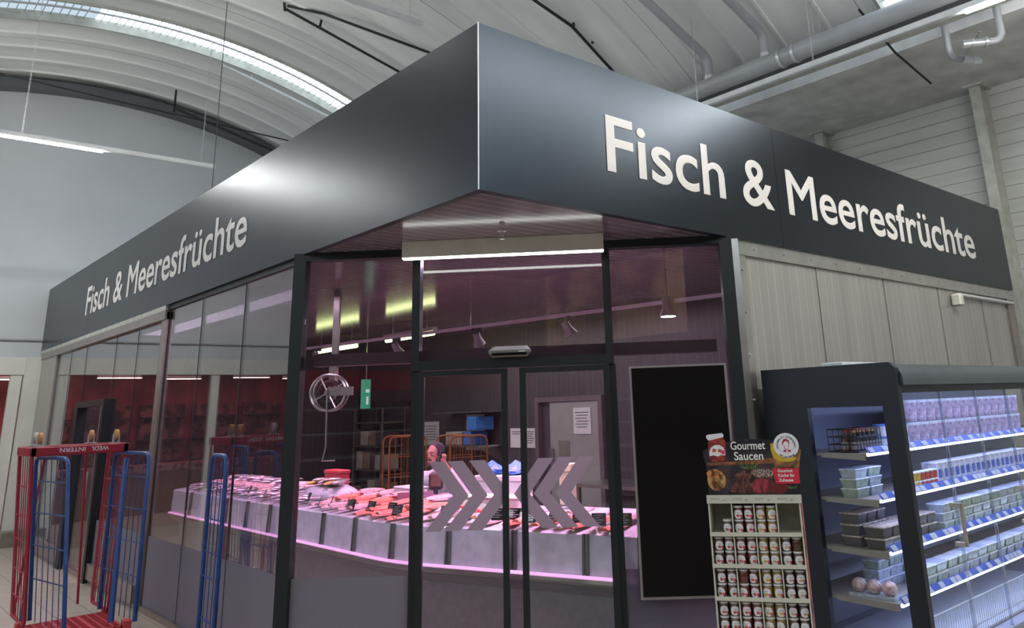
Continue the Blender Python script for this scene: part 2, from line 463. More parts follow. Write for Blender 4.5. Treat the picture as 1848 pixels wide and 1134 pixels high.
# red lit department behind the opening
rw = M('red_shop_wall', (.34, .07, .08), .5, 0, .5, 2)
struct(MB().box(-12, 3, 17.6, 17.8, 0, 3.2).build('wall_red_department', rw))
struct(MB().box(-12, 3, 13, 17.8, 3.0, 3.1).build('ceiling_department', M('dark_red_ceiling', (.25, .05, .06), .5)))
area('meat_department_lamp', (-4, 15.3, 2.9), (9, 2.5), 110, (1, .45, .42))
for k in range(6):
    x = -7.5 + k * 1.35; t = thing('department_lamp', 'lit strip lamp in the red lit department, %s from the left' % ('first', 'second', 'third', 'fourth', 'fifth', 'sixth')[k], 'lamp', (x, 15, 2.7), 'strip lamps in the red lit department')
    MB().box(x, x + .8, 14.97 + .5 * (k % 2), 15.03 + .5 * (k % 2), 2.72, 2.78).build('housing', ALU, t); MB().box(x, x + .8, 14.98 + .5 * (k % 2), 15.02 + .5 * (k % 2), 2.705, 2.719).build('tube', lamp_mat('department_tube', (1, .7, .65), 12), t)
t = thing('meat_counter', 'long meat counter in the red lit department beyond the left opening', 'counter', (-4.5, 15.5, 0))
MB().box(-9, -.4, 15.1, 16, 0, .8).build('base', M('counter_brown', (.2, .1, .08), .5), t); MB().box(-9, -.4, 15.1, 15.13, .8, 1.3).build('glass_front', GLASST, t)
MB().box(-9, -.4, 15.15, 15.95, .8, .95).build('display_bed', MP('meat_display', (.12, .02, .03), (.6, .3, .28), 9), t)
for k in range(7):
    x = -8.6 + k * 1.2; t = thing('wall_rack', 'dark goods rack at the red wall, %s from the left' % ('first', 'second', 'third', 'fourth', 'fifth', 'sixth', 'seventh')[k], 'rack', (x, 17.3, 0), 'goods racks at the red wall')
    for z in (.4, .9, 1.4, 1.9): MB().box(x, x + 1, 17.2, 17.55, z, z + .03).build('shelf', M('rack_dark', (.07, .05, .05), .6), t)
    MB().box(x, x + 1, 17.5, 17.55, .1, 2.2).build('back_panel', MP('rack_goods', (.05, .02, .02), (.35, .14, .12), 7), t)
# outer walls of the hall behind the photographer (seen only in reflections)
struct(MB().box(-16, 9.2, -12.2, -12, 0, 4.9).box(-16, 1, -12.2, -12, 4.9, 6.6).build('wall_behind', M('dim_wall', (.13, .105, .115), .7, 0, .3, 1)))
struct(MB().box(-12.2, -12, -12, 12.9, 0, 3.0).box(-12.2, -12, -12, -2, 3.0, 6.6).build('wall_left', M('dim_red_wall', (.17, .09, .095), .7, 0, .3, 1)))

# steel columns of the right wall
col0 = None
for k, y in enumerate((.07, 2.5, 4.9, -2.4)):
    mb = MB(); mb.box(8.55, 8.6, y - .07, y + .07, 0, 5.92).box(8.8, 8.85, y - .07, y + .07, 0, 5.92).box(8.6, 8.8, y - .012, y + .012, 0, 5.92)
    mb.box(8.48, 8.85, y - .13, y + .13, 5.92, 5.949)
    struct(mb.build('trim_%d' % (40 + k), GALV))

# ------------------------------------------------------------------ the shop shell
fz0, fz1 = 3.05, 4.116
def fascia(name, label, along_y, end, seams, tx):
    t = thing(name, label, 'sign', (0, 0, fz0))
    prev = .0
    for i, s in enumerate(list(seams) + [end]):
        a, b = (prev + (.002 if i else 0)), s - .002
        mb = MB()
        if along_y: mb.box(0 if i else 0, .06, a, b, fz0, fz1)
        else: mb.box(a + (.0605 if i == 0 else 0), b, 0, .06, fz0, fz1)
        mb.build('fascia_panel', ANTH, t)
        prev = s
    mb = MB()
    if along_y: mb.box(.06, .12, .07, end, fz0 + .02, fz1 - .03)
    else: mb.box(.13, end, .06, .12, fz0 + .02, fz1 - .03)
    mb.build('back_frame', BLACK, t)
    return t
fl = fascia('shop_sign', 'long anthracite sign band over the left glass front, Fisch & Meeresfrüchte', True, 12.7, (9.48,), 0)
fr = fascia('shop_sign', 'anthracite sign band over the metal wall on the right, Fisch & Meeresfrüchte', False, 8.4, (3.15,), 0)
sign_words('Fisch & Meeresfrüchte', (-.001, 9.70, 3.352), (0, -1, 0), 6.13, LETTER, fl, .405, .012, .004)
sign_words('Fisch & Meeresfrüchte', (1.07, -.001, 3.36), (1, 0, 0), 6.28, LETTER, fr, .405, .012, .004)
MB().box(-.004, .0, -.004, .004, fz0, fz1).build('corner_joint', ALU, fr)
# ceiling of the shop and soffit under the sign corner
struct(MB().prism([(.06, .06), (8.4, .06), (8.4, 12.7), (.06, 12.7)], 3.06, 3.2, 'xy').build('ceiling_shop', SOFF))
struct(MB().prism([(.13, .13), (8.4, .13), (8.4, 12.7), (.13, 12.7)], 3.2, 3.22, 'xy').build('ceiling_shop_bounce', M('white_roof_bounce', (.75, .76, .76), .7)))  # unseen white roof sheet added to bounce skylight onto slab and vault
# inner walls
struct(MB().box(5.2, 5.3, .15, 9.8, 0, 3.06).build('wall_inner', INWALL))
struct(MB().box(.15, 5.2, 11.2, 11.3, 0, 3.06).build('wall_cross', INWALLX))
struct(MB().box(5.3, 5.4, 9.8, 11.3, 0, 3.06).build('wall_store', INWALL))
# right outer wall: ribbed cladding, trims
struct(MB().box(2.62, 8.4, .05, .14, 0, 2.93).build('wall_cladding', CLAD))
struct(MB().box(2.44, 8.42, .025, .05, 2.93, 3.05).box(2.50, 2.62, .03, .05, .0, 2.93).build('trim_13', STEEL))
mb = MB()
for i in range(14): mb.tube([(2.75 + i * .43, .012, 2.99), (2.75 + i * .43, .03, 2.99)], .008, 8)
for i in range(8): mb.tube([(2.56, .012, .5 + i * .33), (2.56, .03, .5 + i * .33)], .008, 8)
struct(mb.build('trim_14', ALU))
struct(MB().prism([(2.40, .035), (2.50, .0), (2.50, .05), (2.44, .08)], 0, 3.05, 'xy').build('trim_15', STEEL))
for k, x in enumerate((3.7, 4.95, 6.2, 7.4)):
    struct(MB().box(x, x + .008, .044, .05, .0, 2.93).build('trim_%d' % (50 + k), STEELD))
struct(MB().box(8.2, 8.42, .03, .05, 0, 2.95).build('trim_16', STEELD))

# facade coordinates of the corner front: u along (right), w inward from the plane, z
FD = 2.43 * S2
FM = Matrix(((S2, S2, 0, FD * S2), (-S2, S2, 0, FD * S2), (0, 0, 1, 0), (0, 0, 0, 1)))
def F(): return MB().at(FM)
def FP(u, w, z): return tuple(FM @ Vector((u, w, z)))
HW = 1.69
# posts and rails of the corner front
struct(F().box(-HW - .04, -HW + .055, -.05, .06, 0, 3.06).build('trim_17', BLACK))
struct(F().box(HW - .085, HW + .01, -.05, .06, 0, 3.06).build('trim_18', BLACK))
struct(F().box(-HW + .055, HW - .085, -.05, .06, 3.0, 3.06).build('trim_19', BLACK))
struct(F().box(-.785, -.725, -.05, .06, 2.19, 3.0).build('trim_20', BLACK))
struct(F().box(.69, .75, -.05, .06, 2.19, 3.0).build('trim_21', BLACK))
struct(F().box(-.785, .75, -.05, .06, 2.12, 2.19).build('trim_22', BLACK))
struct(F().box(-.785, -.725, -.02, .06, 0, 2.12).build('trim_23', BLACK))
struct(F().box(.70, .76, -.02, .06, 0, 2.12).build('trim_24', BLACK))
# operator beam behind the glass
struct(F().box(-HW + .1, HW - .15, .09, .24, 2.19, 2.28).build('trim_25', M('dark_red_beam', (.05, .02, .03), .35)))
# fixed panes
struct(F().box(-HW + .055, -.785, 0, .012, .7, 3.0).build('window_2', GLASS))
struct(F().box(-.725, .69, 0, .012, 2.19, 3.0).build('window_3', GLASS))
struct(F().box(.75, HW - .085, 0, .012, .0, 3.0).build('window_4', GLASS))
struct(F().box(-HW + .055, -.785, 0, .012, .02, .7).build('window_5', FROST))
struct(F().box(.76, HW - .085, -.004, -.001, .02, .70).build('window_6', film('violet_frosted_film', (.30, .27, .34), .12)))
# sliding doors with frames, glass and chevrons
def chevrons(parent, xs, sgn, ztop, zbot):
    zm = (ztop + zbot) / 2
    for x in xs:
        w = .105; k = .19
        MBp = F().prism([(x, ztop), (x + w, ztop), (x + w + sgn * k, zm), (x + w, zbot), (x, zbot), (x + sgn * k, zm)], -.036, -.034)
        # slanted lower leg runs outward again
        MBp.build('chevron', CHEV, parent)
def sdoor(name, u0, u1, st0, st1, cx, sgn):
    t = struct(bpy.data.objects.new(name, None)); col.objects.link(t)
    F().box(u0, u0 + st0, -.045, -.005, .03, 2.115).box(u1 - st1, u1, -.045, -.005, .03, 2.115).box(u0 + st0, u1 - st1, -.045, -.005, 2.075, 2.115)\
        .box(u0 + st0, u1 - st1, -.045, -.005, .03, .1).build('door_frame', BLACK, t)
    F().box(u0 + st0, u1 - st1, -.033, -.021, .1, 2.075).build('glass_pane', GLASSD, t)
    for x in cx:
        zt, zb = 1.465, .99; zm = 1.225; w = .115; k = .18 * sgn
        F().prism([(x, zt), (x + w, zt), (x + w + k, zm), (x + w - .02 * sgn, zb), (x - .02 * sgn, zb), (x + k, zm)], -.037, -.0335).build('chevron', CHEV, t)
    return t
d1 = sdoor('door_1', -.735, -.058, .05, .045, (-.645, -.505, -.345), 1)
d2 = sdoor('door_2', .035, .715, .045, .05, (.16, .305, .46), -1)
# sensor capsule and rail over the doors
t = thing('door_sensor', 'black capsule motion sensor over the sliding doors', 'sensor', FP(-.03, -.1, 2.23))
F().bbox(-.19, .13, -.12, -.05, 2.195, 2.275, .03).build('housing', M('sensor_grey', (.2, .2, .17), .35), t)
F().box(-.16, .10, -.123, -.118, 2.205, 2.225).build('sensor_window', BLACKG, t)
F().box(.04, .09, -.125, -.121, 2.228, 2.236).build('marking', PAPER, t)

# light box hanging in front of the corner glazing
t = thing('linear_lamp', 'long white linear lamp with lit tube under the soffit before the glass corner', 'lamp', FP(-.08, -.3, 3.0))
F().box(-.80, .71, -.335, -.265, 2.936, 3.058).build('housing', M('lamp_white', (.72, .7, .62), .45), t)
F().box(-.797, .707, -.328, -.272, 2.926, 2.9355).build('tube', LEDW, t)
# rose and sprinkler on soffit
t = thing('sprinkler_head', 'small sprinkler head under the pink soffit above the lamp', 'sprinkler', (.8, .82, 3.04))
MB().lathe([(.035, 3.06), (.035, 3.052), (.012, 3.045), (.012, 3.02)], 14, (.8, .82, 0)).build('collar', ALU, t)
MB().lathe([(.005, 3.02), (.005, 3.0), (.02, 2.998), (.02, 2.994)], 12, (.8, .82, 0)).build('deflector', STEEL, t)

# black advertising screen behind the right bay
t = thing('advertising_screen', 'tall black switched-off screen in thin grey frame by the right bay', 'screen', FP(1.2, -.05, .5))
F().box(.855, 1.57, -.1, -.052, .52, 2.09).build('frame', M('screen_frame', (.3, .27, .26), .4, .5), t)
F().box(.872, 1.553, -.104, -.1, .538, 2.075).build('display', BLACKG, t)

# left front: glazing in two sections, along Y at x = .05
struct(MB().box(.03, .08, 2.42, 5.84, 3.0, 3.05).build('trim_26', BLACK))
seams = [2.44, 3.62, 4.744, 5.80]
wn = 7
for a, b in zip(seams[:-1], seams[1:]):
    t = struct(bpy.data.objects.new('window_%d' % wn, None)); col.objects.link(t); wn += 1
    MB().box(.05, .062, a + .004, b - .004, .7, 3.0).build('pane', GLASS, t)
    MB().box(.05, .062, a + .004, b - .004, .05, .698).build('frosted_panel', FROST, t)
    MB().box(.047, .066, b - .004, b + .004, .05, 3.0).build('seal', DARK, t)
struct(MB().box(.03, .09, 2.42, 12.6, 0, .05).build('trim_27', STEELD))
struct(MB().box(.02, .09, 5.81, 5.97, 0, 2.98).build('trim_28', STEELD))
struct(MB().box(.0, .09, 5.81, 12.6, 2.9, 3.0).build('trim_29', STEELD))
struct(MB().box(.0, .05, 5.81, 12.7, 3.0, 3.05).build('trim_60', GALV))
seams = [5.97, 6.95, 7.93, 9.52, 10.5, 11.44]
for i, (a, b) in enumerate(zip(seams[:-1], seams[1:])):
    t = struct(bpy.data.objects.new('window_%d' % wn, None)); col.objects.link(t); wn += 1
    z0 = 2.12 if i == 2 else .7
    MB().box(.05, .062, a + .004, b - .004, z0, 2.9).build('pane', GLASS, t)
    if i != 2: MB().box(.05, .062, a + .004, b - .004, .22, .698).build('frosted_panel' if i < 2 else 'pane_lower', FROST if i < 2 else GLASS, t)
    MB().box(.047, .066, b - .004, b + .004, .22 if i != 2 else 2.12, 2.9).build('seal', DARK, t)
    if i != 2: struct(MB().box(.0, .1, a, b, .05, .22).build('baseboard_left', STEELD))
struct(MB().box(.02, .12, 11.44, 12.6, 0, 2.98).build('wall_jamb', stripes('jamb_steel', 'Y', .12, .01, (.4, .39, .36), (.55, .54, .5), .3, .6)))
# black door set in the left front
t = struct(bpy.data.objects.new('door_3', None)); col.objects.link(t)
MB().box(-.02, .1, 7.93, 8.03, 0, 2.12).box(-.02, .1, 9.32, 9.52, 0, 2.12).box(-.02, .1, 8.03, 9.32, 2.04, 2.12).build('door_frame', BLACK, t)
MB().box(.04, .05, 8.07, 9.28, .1, 2.03).build('glass_pane', GLASSD, t)
MB().box(-.02, .08, 8.03, 8.07, 0, 2.04).build('door_edge', STEELD, t)
MB().tube([(-.05, 8.2, .95), (-.05, 8.2, 1.25)], .012, 8).build('door_handle', STEEL, t)

# ------------------------------------------------------------------ ceiling services
def chain(mb, p, q, link=.05):
    p, q = Vector(p), Vector(q); L = (q - p).length; n = max(2, int(L / link)); d = (q - p) / n
    a = d.normalized(); s1 = a.orthogonal().normalized(); s2 = a.cross(s1)
    for i in range(n):
        c = p + d * (i + .5); s = s1 if i % 2 else s2; h = d.length * .62
        mb.tube([c - a * h, c - a * h * .6 + s * .009, c + a * h * .6 + s * .009, c + a * h], .0028, 4)
        mb.tube([c - a * h, c - a * h * .6 - s * .009, c + a * h * .6 - s * .009, c + a * h], .0028, 4)
def trunk(label, p0, p1, lit, chains, g='suspended lamp trunks under the vault'):
    """lamp trunk from p0 to p1 (a box profile), lit from fraction a to b"""
    t = thing('trunk_lamp', label, 'lamp', tuple((Vector(p0) + Vector(p1)) / 2), g)
    p0, p1 = Vector(p0), Vector(p1); d = (p1 - p0).normalized(); s = Vector((0, 0, 1)).cross(d)
    Mx = Matrix((( d.x, s.x, 0, p0.x), (d.y, s.y, 0, p0.y), (d.z, s.z, 1, p0.z), (0, 0, 0, 1)))
    L = (p1 - p0).length
    mb = MB().at(Mx); mb.prism([(-.035, 0), (-.035, .055), (.035, .055), (.035, 0), (.028, -.012), (-.028, -.012)], 0, L, 'yz')
    mb.build('housing', M('trunk_white', (.62, .65, .66), .45), t)
    if lit:
        MB().at(Mx).box(lit[0] * L, lit[1] * L, -.026, .026, -.034, -.013).build('tube', LED, t)
    for c in chains:
        q = p0 + d * c * L + Vector((0, 0, .055)); top = Vector((q.x, q.y, vz(q.x)))
        mb = MB(); chain(mb, q, top); mb.build('chain', ALU, t)
    return t
trunk('hanging lamp trunk before the white far wall, lit on its left part', (-4.6, 9.2, 5.70), (1.45, 9.2, 5.73), (0, .737), (.57, .965, .2))
trunk('unlit end of a lamp trunk hanging high left of the sign corner', (-2.2, 5.35, 7.19), (2.9, 5.35, 7.19), (0, .68), (.96, .5))
trunk('long lamp trunk on chains beside the grey pipe, its near end lit', (5.2, 9.5, 5.50), (5.2, -3.5, 5.50), (.813, 1), (.553, .683, .9))
trunk('lit lamp trunk over the right aisle, seen as a sheen on the sign', (.2, -3, 5.6), (6, -3, 5.6), (0, 1), (.1, .9))
# thin hanging wire
t = MB().tube([(1.0, 7.87, vz(1.0)), (1.03, 7.87, 4.0)], .006, 5).build('hanging_wire', DARK); tag(t, 'thin dark wire hanging from the vault left of the sign', 'wire')
# main grey pipe with couplings
t = thing('drain_pipe', 'thick grey drain pipe running under the vault beside the lamp trunk', 'pipe', (5.6, 0, 5.9))
MB().tube([(5.6, 9, 5.93), (5.6, -6, 5.96)], .115, 20).build('pipe', PIPE, t, True)
for y in (1.25, 1.05, -2.5): MB().tube([(5.6, y - .02, 5.942), (5.6, y + .02, 5.942)], .128, 20).build('clamp', ALU, t, True)
for y in (4.2, 2.62, .8, -.9):
    mb = MB()
    for k in range(2): mb.tube([(5.62 + .06 * k, y - .06 * k, 6.0), (5.62 + .06 * k, y - .06 * k, vz(5.62 + .06 * k))], .006, 6)
    mb.build('hanger_rod', GALV, t)
for lab, y in (('branch pipe dropping into the drain pipe, nearest the sign band', 2.4), ('branch pipe dropping into the drain pipe, farther right of the two', 1.5)):
    t = thing('branch_pipe', lab, 'pipe', (5.6, y, 6.05), 'branch pipes joining the drain pipe')
    x1 = 5.62
    pts = [(x1, y, 6.04), (x1, y, 6.30), (x1 - .05, y, 6.38), (x1 - .12, y, 6.42)]
    pts += [(x1 - .12 - i * .4, y + i * .0, min(6.42 + i * .15, vz(x1 - .12 - i * .4) - .12)) for i in range(1, 7)]
    MB().tube(pts, .062, 14).build('pipe', PIPE, t, True)
    MB().tube([(x1, y, 6.04), (x1, y, 6.10)], .078, 14).build('socket', ALU, t, True)
# second, dark cable duct under the pipe
t = MB().box(5.78, 6.1, -6, 9, 5.93, 5.99).build('cable_tray', M('tray_dark', (.10, .11, .13), .5, .4)); tag(t, 'dark cable tray running beside the thick drain pipe', 'cable tray')
# stub pipes with valves under the slab
def stub(x, y, dx, dy, lab):
    t = thing('valve_pipe', lab, 'pipe', (x, y, 5.95), 'stub pipes with valves under the concrete slab')
    pts = [(x, y, 6.1), (x, y, 5.66), (x + dx * .03, y + dy * .03, 5.60), (x + dx * .09, y + dy * .09, 5.58), (x + dx * .16, y + dy * .16, 5.58)]
    MB().tube(pts, .042, 14).build('pipe', PIPE, t, True)
    mb = MB()
    for a, b, r in ((.16, .19, .058), (.19, .3, .045), (.3, .33, .058), (.33, .42, .05)):
        mb.tube([(x + dx * a, y + dy * a, 5.58), (x + dx * b, y + dy * b, 5.58)], r, 14)
    mb.build('valve', ALU, t, True)
    MB().tube([(x + dx * .24, y + dy * .24, 5.58), (x + dx * .24, y + dy * .24, 5.68)], .012, 8).tube([(x + dx * .24 - dy * .08, y + dy * .24 + dx * .08, 5.68), (x + dx * .24 + dy * .08, y + dy * .24 - dx * .08, 5.68)], .01, 8).build('handle', STEEL, t, True)
stub(6.45, -.42, .9, -.44, 'stub pipe with valve under the slab, left one with round handle')
stub(6.45, -1.0, -.6, .8, 'stub pipe with valve under the slab, right one bending left')
# struts under the vault
def strut(lab, pts, r=.018, mt=None, pins=()):
    t = thing('vault_strut', lab, 'strut', pts[0], 'steel struts under the vault')
    MB().tube(pts, r, 6).build('bar', mt or BLACK, t)
    for (p, q) in pins: MB().tube([p, q], .02, 6).build('bracket', mt or BLACK, t)
strut('pale steel strut under the skylight strip left', [(1.71, 10, 7.9), (3.79, 10, 7.36), (4.2, 10, 7.2)], .026, WHITE, [((1.71, 10, 7.86), (1.68, 10, 8.0)), ((2.2, 10, 7.78), (2.2, 10, 7.98))])
strut('dark steel strut left of the sign corner, lower leg of the V', [(1.7, 7.37, 7.9), (3.76, 7.37, 7.38), (4.2, 7.37, 7.18)], .022, None, [((1.7, 7.37, 7.86), (1.68, 7.37, 8.0)), ((2.27, 7.37, 7.75), (2.3, 7.37, 7.95))])
strut('dark steel strut left of the sign corner, upper leg of the V', [(1.7, 7.3, 7.92), (2.2, 7.1, 7.87), (3.77, 6.44, 7.40), (4.1, 6.3, 7.25)], .022)
strut('dark steel strut above the white wall, left end hooked', [(1.45, 11.8, 7.58), (3.81, 11.8, 7.0)], .025, None, [((1.45, 11.8, 7.5), (1.45, 11.8, 7.95))])
strut('thin dark rod above the white wall crossing the hooked strut', [(-1.6, 11.9, 7.6), (.62, 11.9, 7.52), (3.81, 11.9, 7.42)], .014)
strut('long dark rod under the vault above the sign lettering', [(3.7, 3.9, 7.30), (4.5, 3.9, 7.10), (5.3, 3.9, 6.62), (6.1, 3.9, 6.05)], .024, None, [((4.53, 3.9, 7.1), (4.53, 3.9, 7.4)), ((4.9, 3.9, 6.95), (4.9, 3.9, 7.2))])
strut('short pale strut at the top left beside the skylight', [(-2.2, 9.5, 7.62), (-1.36, 9.62, 7.76)], .02, GALV)
strut('dark strut crossing under the pipe near the right skylight', [(5.75, .25, 6.25), (6.5, .22, 5.9), (7.4, .2, 5.72)], .016)
# smoke detector with conduit under the sign
t = thing('alarm_sounder', 'small white wall device with conduit under the right sign band', 'alarm', (6.56, 0, 2.8))
MB().bbox(6.50, 6.60, -.07, .045, 2.74, 2.88, .02).build('housing', M('device_white', (.72, .7, .6), .4), t, True)
MB().tube([(6.62, .0, 2.88), (8.3, .0, 2.88)], .02, 10).build('conduit', M('conduit_grey', (.6, .6, .58), .5), t, True)

# ------------------------------------------------------------------ inside the shop: counter
def cpath(s):
    """point and heading on the counter front; s<0 along the left front, s>0 toward the doors"""
    a0, a1 = -PI / 2, math.atan2(-.953, .304)
    def th(u): return a0 if u < -.35 else a1 if u > .35 else a0 + (a1 - a0) * (u + .35) / .7
    n = max(2, int(abs(s) / .05) + 1); x, y = 1.2, 2.8; h = s / n
    for i in range(n):
        a = th(h * (i + .5)); x += math.cos(a) * h; y += math.sin(a) * h
    return x, y, th(s)
def cp(s, d, z):
    x, y, a = cpath(s); return (x - math.sin(a) * d, y + math.cos(a) * d, z)
def cang(s): return cpath(s)[2]
SS = [-6 + .15 * i for i in range(int(8.3 / .15) + 1)]
def cloft(prof, name, mat, parent, ss=SS, closed=True, smooth=True):
    mb = MB(); m = len(prof); vs = [cp(s, d, z) for s in ss for d, z in prof]
    fs = []
    for i in range(len(ss) - 1):
        for k in range(m if closed else m - 1):
            l = (k + 1) % m; fs.append((i * m + k, i * m + l, (i + 1) * m + l, (i + 1) * m + k))
    if closed: fs += [tuple(range(m)), tuple(range(len(ss) * m - 1, len(ss) * m - m - 1, -1))]
    mb.add(vs, fs)
    return mb.build(name, mat, parent, smooth)
t = thing('fish_counter', 'long curved fish counter with ice front and stainless rail behind glass', 'counter', (1.6, 4, 0))
COUNTER = t
cloft([(.10, .0), (.10, .46), (.0, .545), (.06, .56), (.9, .56), (.9, 0)], 'base', M('counter_base', (.24, .25, .275), .35, .3, .1, 16, .5), t)
cloft([(-.035, .555), (-.055, .575), (-.055, .60), (-.03, .615), (.06, .615), (.06, .555)], 'bumper_rail', STEEL, t)
cloft([(-.057, .606), (-.054, .618), (-.03, .622), (-.03, .617)], 'light_strip', PINKLED, t)
cloft([(-.02, .615), (-.005, .895), (.02, .905), (.03, .615)], 'ice_front', ICE, t)
cloft([(.02, .60), (.02, .905), (.3, .93), (.62, .96), (.85, .97), (.9, .97), (.9, .60)], 'ice_bed', ICEB, t)
s = -5.2
while s < 2.2:
    a = cang(s)
    mb = MB().at(Matrix.Translation(cp(s, 0, 0)) @ Matrix.Rotation(a, 4, 'Z'))
    for q in (-.022, .012):
        mb.add([(q - .008, -.045, .625), (q + .008, -.045, .625), (q + .008, -.012, .625), (q - .008, -.012, .625), (q - .008, -.025, .905), (q + .008, -.025, .905), (q + .008, .0, .905), (q - .008, .0, .905)],
               [(0, 1, 2, 3), (4, 5, 6, 7), (0, 1, 5, 4), (1, 2, 6, 5), (2, 3, 7, 6), (3, 0, 4, 7)])
    mb.box(-.022, .022, -.03, -.012, .625, .66)
    mb.build('glass_holder', M('holder_dark_steel', (.2, .2, .19), .35, .6), t)
    mb = MB().at(Matrix.Translation(cp(s + .31, 0, 0)) @ Matrix.Rotation(cang(s + .31), 4, 'Z'))
    mb.add([(-.29, -.015, .90), (.29, -.015, .90), (.29, .06, 1.11), (-.29, .06, 1.11), (-.29, -.009, .90), (.29, -.009, .90), (.29, .066, 1.11), (-.29, .066, 1.11)],
           [(0, 1, 2, 3), (4, 5, 6, 7), (0, 1, 5, 4), (1, 2, 6, 5), (2, 3, 7, 6), (3, 0, 4, 7)])
    mb.build('glass_screen', GLASST, t)
    s += .64
def bedz(d): return .905 + .09 * d + .012
# fish goods: prototypes in local coordinates (length along x, lying at z=0)
def slab_mb(L, W, H, bend=.0, taper=.5):
    mb = MB(); n = 9; m = 6; vs = []
    for i in range(n):
        u = i / (n - 1); w = W * (.35 + .65 * math.sin(PI * min(1, (u * .85 + .12)))) * (1 - taper * max(0, u - .7) / .3 * .6)
        for k in range(m):
            v = k / (m - 1) * 2 - 1
            vs.append((L * (u - .5), v * w / 2 + bend * math.sin(u * 7), H * math.sqrt(max(0, 1 - v * v)) * (.55 + .45 * math.sin(PI * u)) + .004))
    fs = [(i * m + k, i * m + k + 1, i * m + m + k + 1, i * m + m + k) for i in range(n - 1) for k in range(m - 1)]
    N = len(vs); vs += [(x, y, 0) for x, y, z in vs[:N]]
    fs += [tuple(N + q for q in reversed(f)) for f in list(fs)]
    for i in range(n - 1):
        fs += [(i * m, i * m + m, N + i * m + m, N + i * m), (i * m + m - 1, N + i * m + m - 1, N + i * m + 2 * m - 1, i * m + 2 * m - 1)]
    fs += [tuple(range(m)) + tuple(N + k for k in reversed(range(m))), tuple((n - 1) * m + k for k in reversed(range(m))) + tuple(N + (n - 1) * m + k for k in range(m))]
    return mb.add(vs, fs)
SALM = M('salmon_flesh', (.80, .20, .13), .4, 0, .22, 22, .2)
WFISH = M('white_fish_flesh', (.66, .42, .42), .4, 0, .18, 25, .2)
TUNA = M('dark_red_flesh', (.42, .05, .05), .4, 0, .25, 22, .2)
SILV = M('silver_fish_skin', (.42, .40, .40), .25, .4, .5, 18, .2)
SMOK = M('smoked_golden_skin', (.62, .36, .08), .35, .1, .4, 20, .2)
SHRM = M('shrimp_shell', (.75, .30, .20), .4, 0, .3, 45, .5)
def fish_proto(kind):
    if kind == 'fillet':
        pass
def make_fish(mt):
    t = thing('whole_fish', 'fish', 'fish')
    mb = MB(); prof = [(-.17, .004), (-.15, .018), (-.10, .034), (-.03, .042), (.04, .036), (.10, .02), (.135, .009), (.15, .007)]
    n = 10; vs = []
    for x, r in prof:
        for k in range(n):
            a = 2 * PI * k / n; vs.append((x, r * 1.25 * math.cos(a), .022 + r * .52 * math.sin(a)))
    fs = [(i * n + k, i * n + (k + 1) % n, i * n + n + (k + 1) % n, i * n + n + k) for i in range(len(prof) - 1) for k in range(n)]
    fs += [tuple(range(n)), tuple(range((len(prof) - 1) * n, len(prof) * n))]
    mb.add(vs, fs); b = mb.build('body', mt, t, True)
    MB().prism([(.145, -.006), (.20, -.05), (.185, 0), (.20, .05), (.145, .006)], .019, .025, 'xy').build('tail', SILV, t)
    MB().prism([(-.06, .045), (-.0, .085), (.05, .06), (.03, .035)], .019, .024, 'xy').build('fin', SILV, t)
    MB().ball((-.145, .0, .033), (.006, .006, .004), 8, 5).build('eye', INK, t)
    return t
def make_slab(name, lab, cat, mt, L, W, H, bend=0):
    o = slab_mb(L, W, H, bend).build(name, mt, None, True); tag(o, lab, cat); return o
protos = {
    'salmon': make_slab('salmon_fillet', 'x', 'fish', SALM, .34, .13, .03),
    'white': make_slab('white_fish_fillet', 'x', 'fish', WFISH, .30, .11, .028, .006),
    'tuna': make_slab('tuna_fillet', 'x', 'fish', TUNA, .2, .11, .04),
    'fish': make_fish(SILV), 'smoked': make_fish(SMOK)}
used = {}
ORD = 'first second third fourth fifth sixth seventh eighth ninth tenth eleventh twelfth thirteenth fourteenth fifteenth sixteenth seventeenth eighteenth nineteenth twentieth'.split()
ORD += ['twenty-' + q for q in ORD[:9]] + ['thirtieth'] + ['thirty-' + q for q in ORD[:9]]
def goods(kind, s, d, rot, z, label, group):
    pr = protos[kind]
    o = pr if kind not in used else dup(pr)
    used[kind] = 1
    place(o, cp(s, d, z), cang(s) + rot, label, group, (rnd.uniform(-.08, .08), rnd.uniform(-.06, .06)))
names = {'salmon': 'orange salmon fillet', 'white': 'pale white fish fillet', 'tuna': 'dark red tuna piece', 'fish': 'whole silver fish', 'smoked': 'golden smoked whole fish'}
plan = []
# zones by s: (s0, s1, kinds, rows)
zones = [(-5.6, -3.6, ('fish', 'white'), 'far left counter end'), (-3.5, -2.0, ('fish', 'fish', 'white'), 'behind the side glass'),
         (-1.9, -.9, ('white', 'salmon'), 'left in corner window'), (-.85, .05, ('salmon', 'salmon', 'white'), 'beside left door post'),
         (.1, .95, ('white', 'tuna', 'smoked'), 'behind left door'), (1.0, 2.1, ('salmon', 'white', 'fish'), 'behind right door')]
for (a, b, kinds, where) in zones:
    n = int((b - a) / .145)
    for r, d in enumerate((.17, .42, .66)):
        kd = kinds[r % len(kinds)]
        for i in range(n):
            s = a + (i + .5) * (b - a) / n
            if r and -2.95 < s < -1.85: continue
            if r == 2 and s > -.3: continue
            goods(kd, s, d + rnd.uniform(-.02, .02), PI / 2 + rnd.uniform(-.35, .35), bedz(d) + (.03 if i % 2 else 0) + .012 * r,
                  '%s on ice, %s from the left, %s row, %s' % (names[kd], ORD[i], ('front', 'middle', 'back')[r], where), names[kd] + ' pieces ' + where)
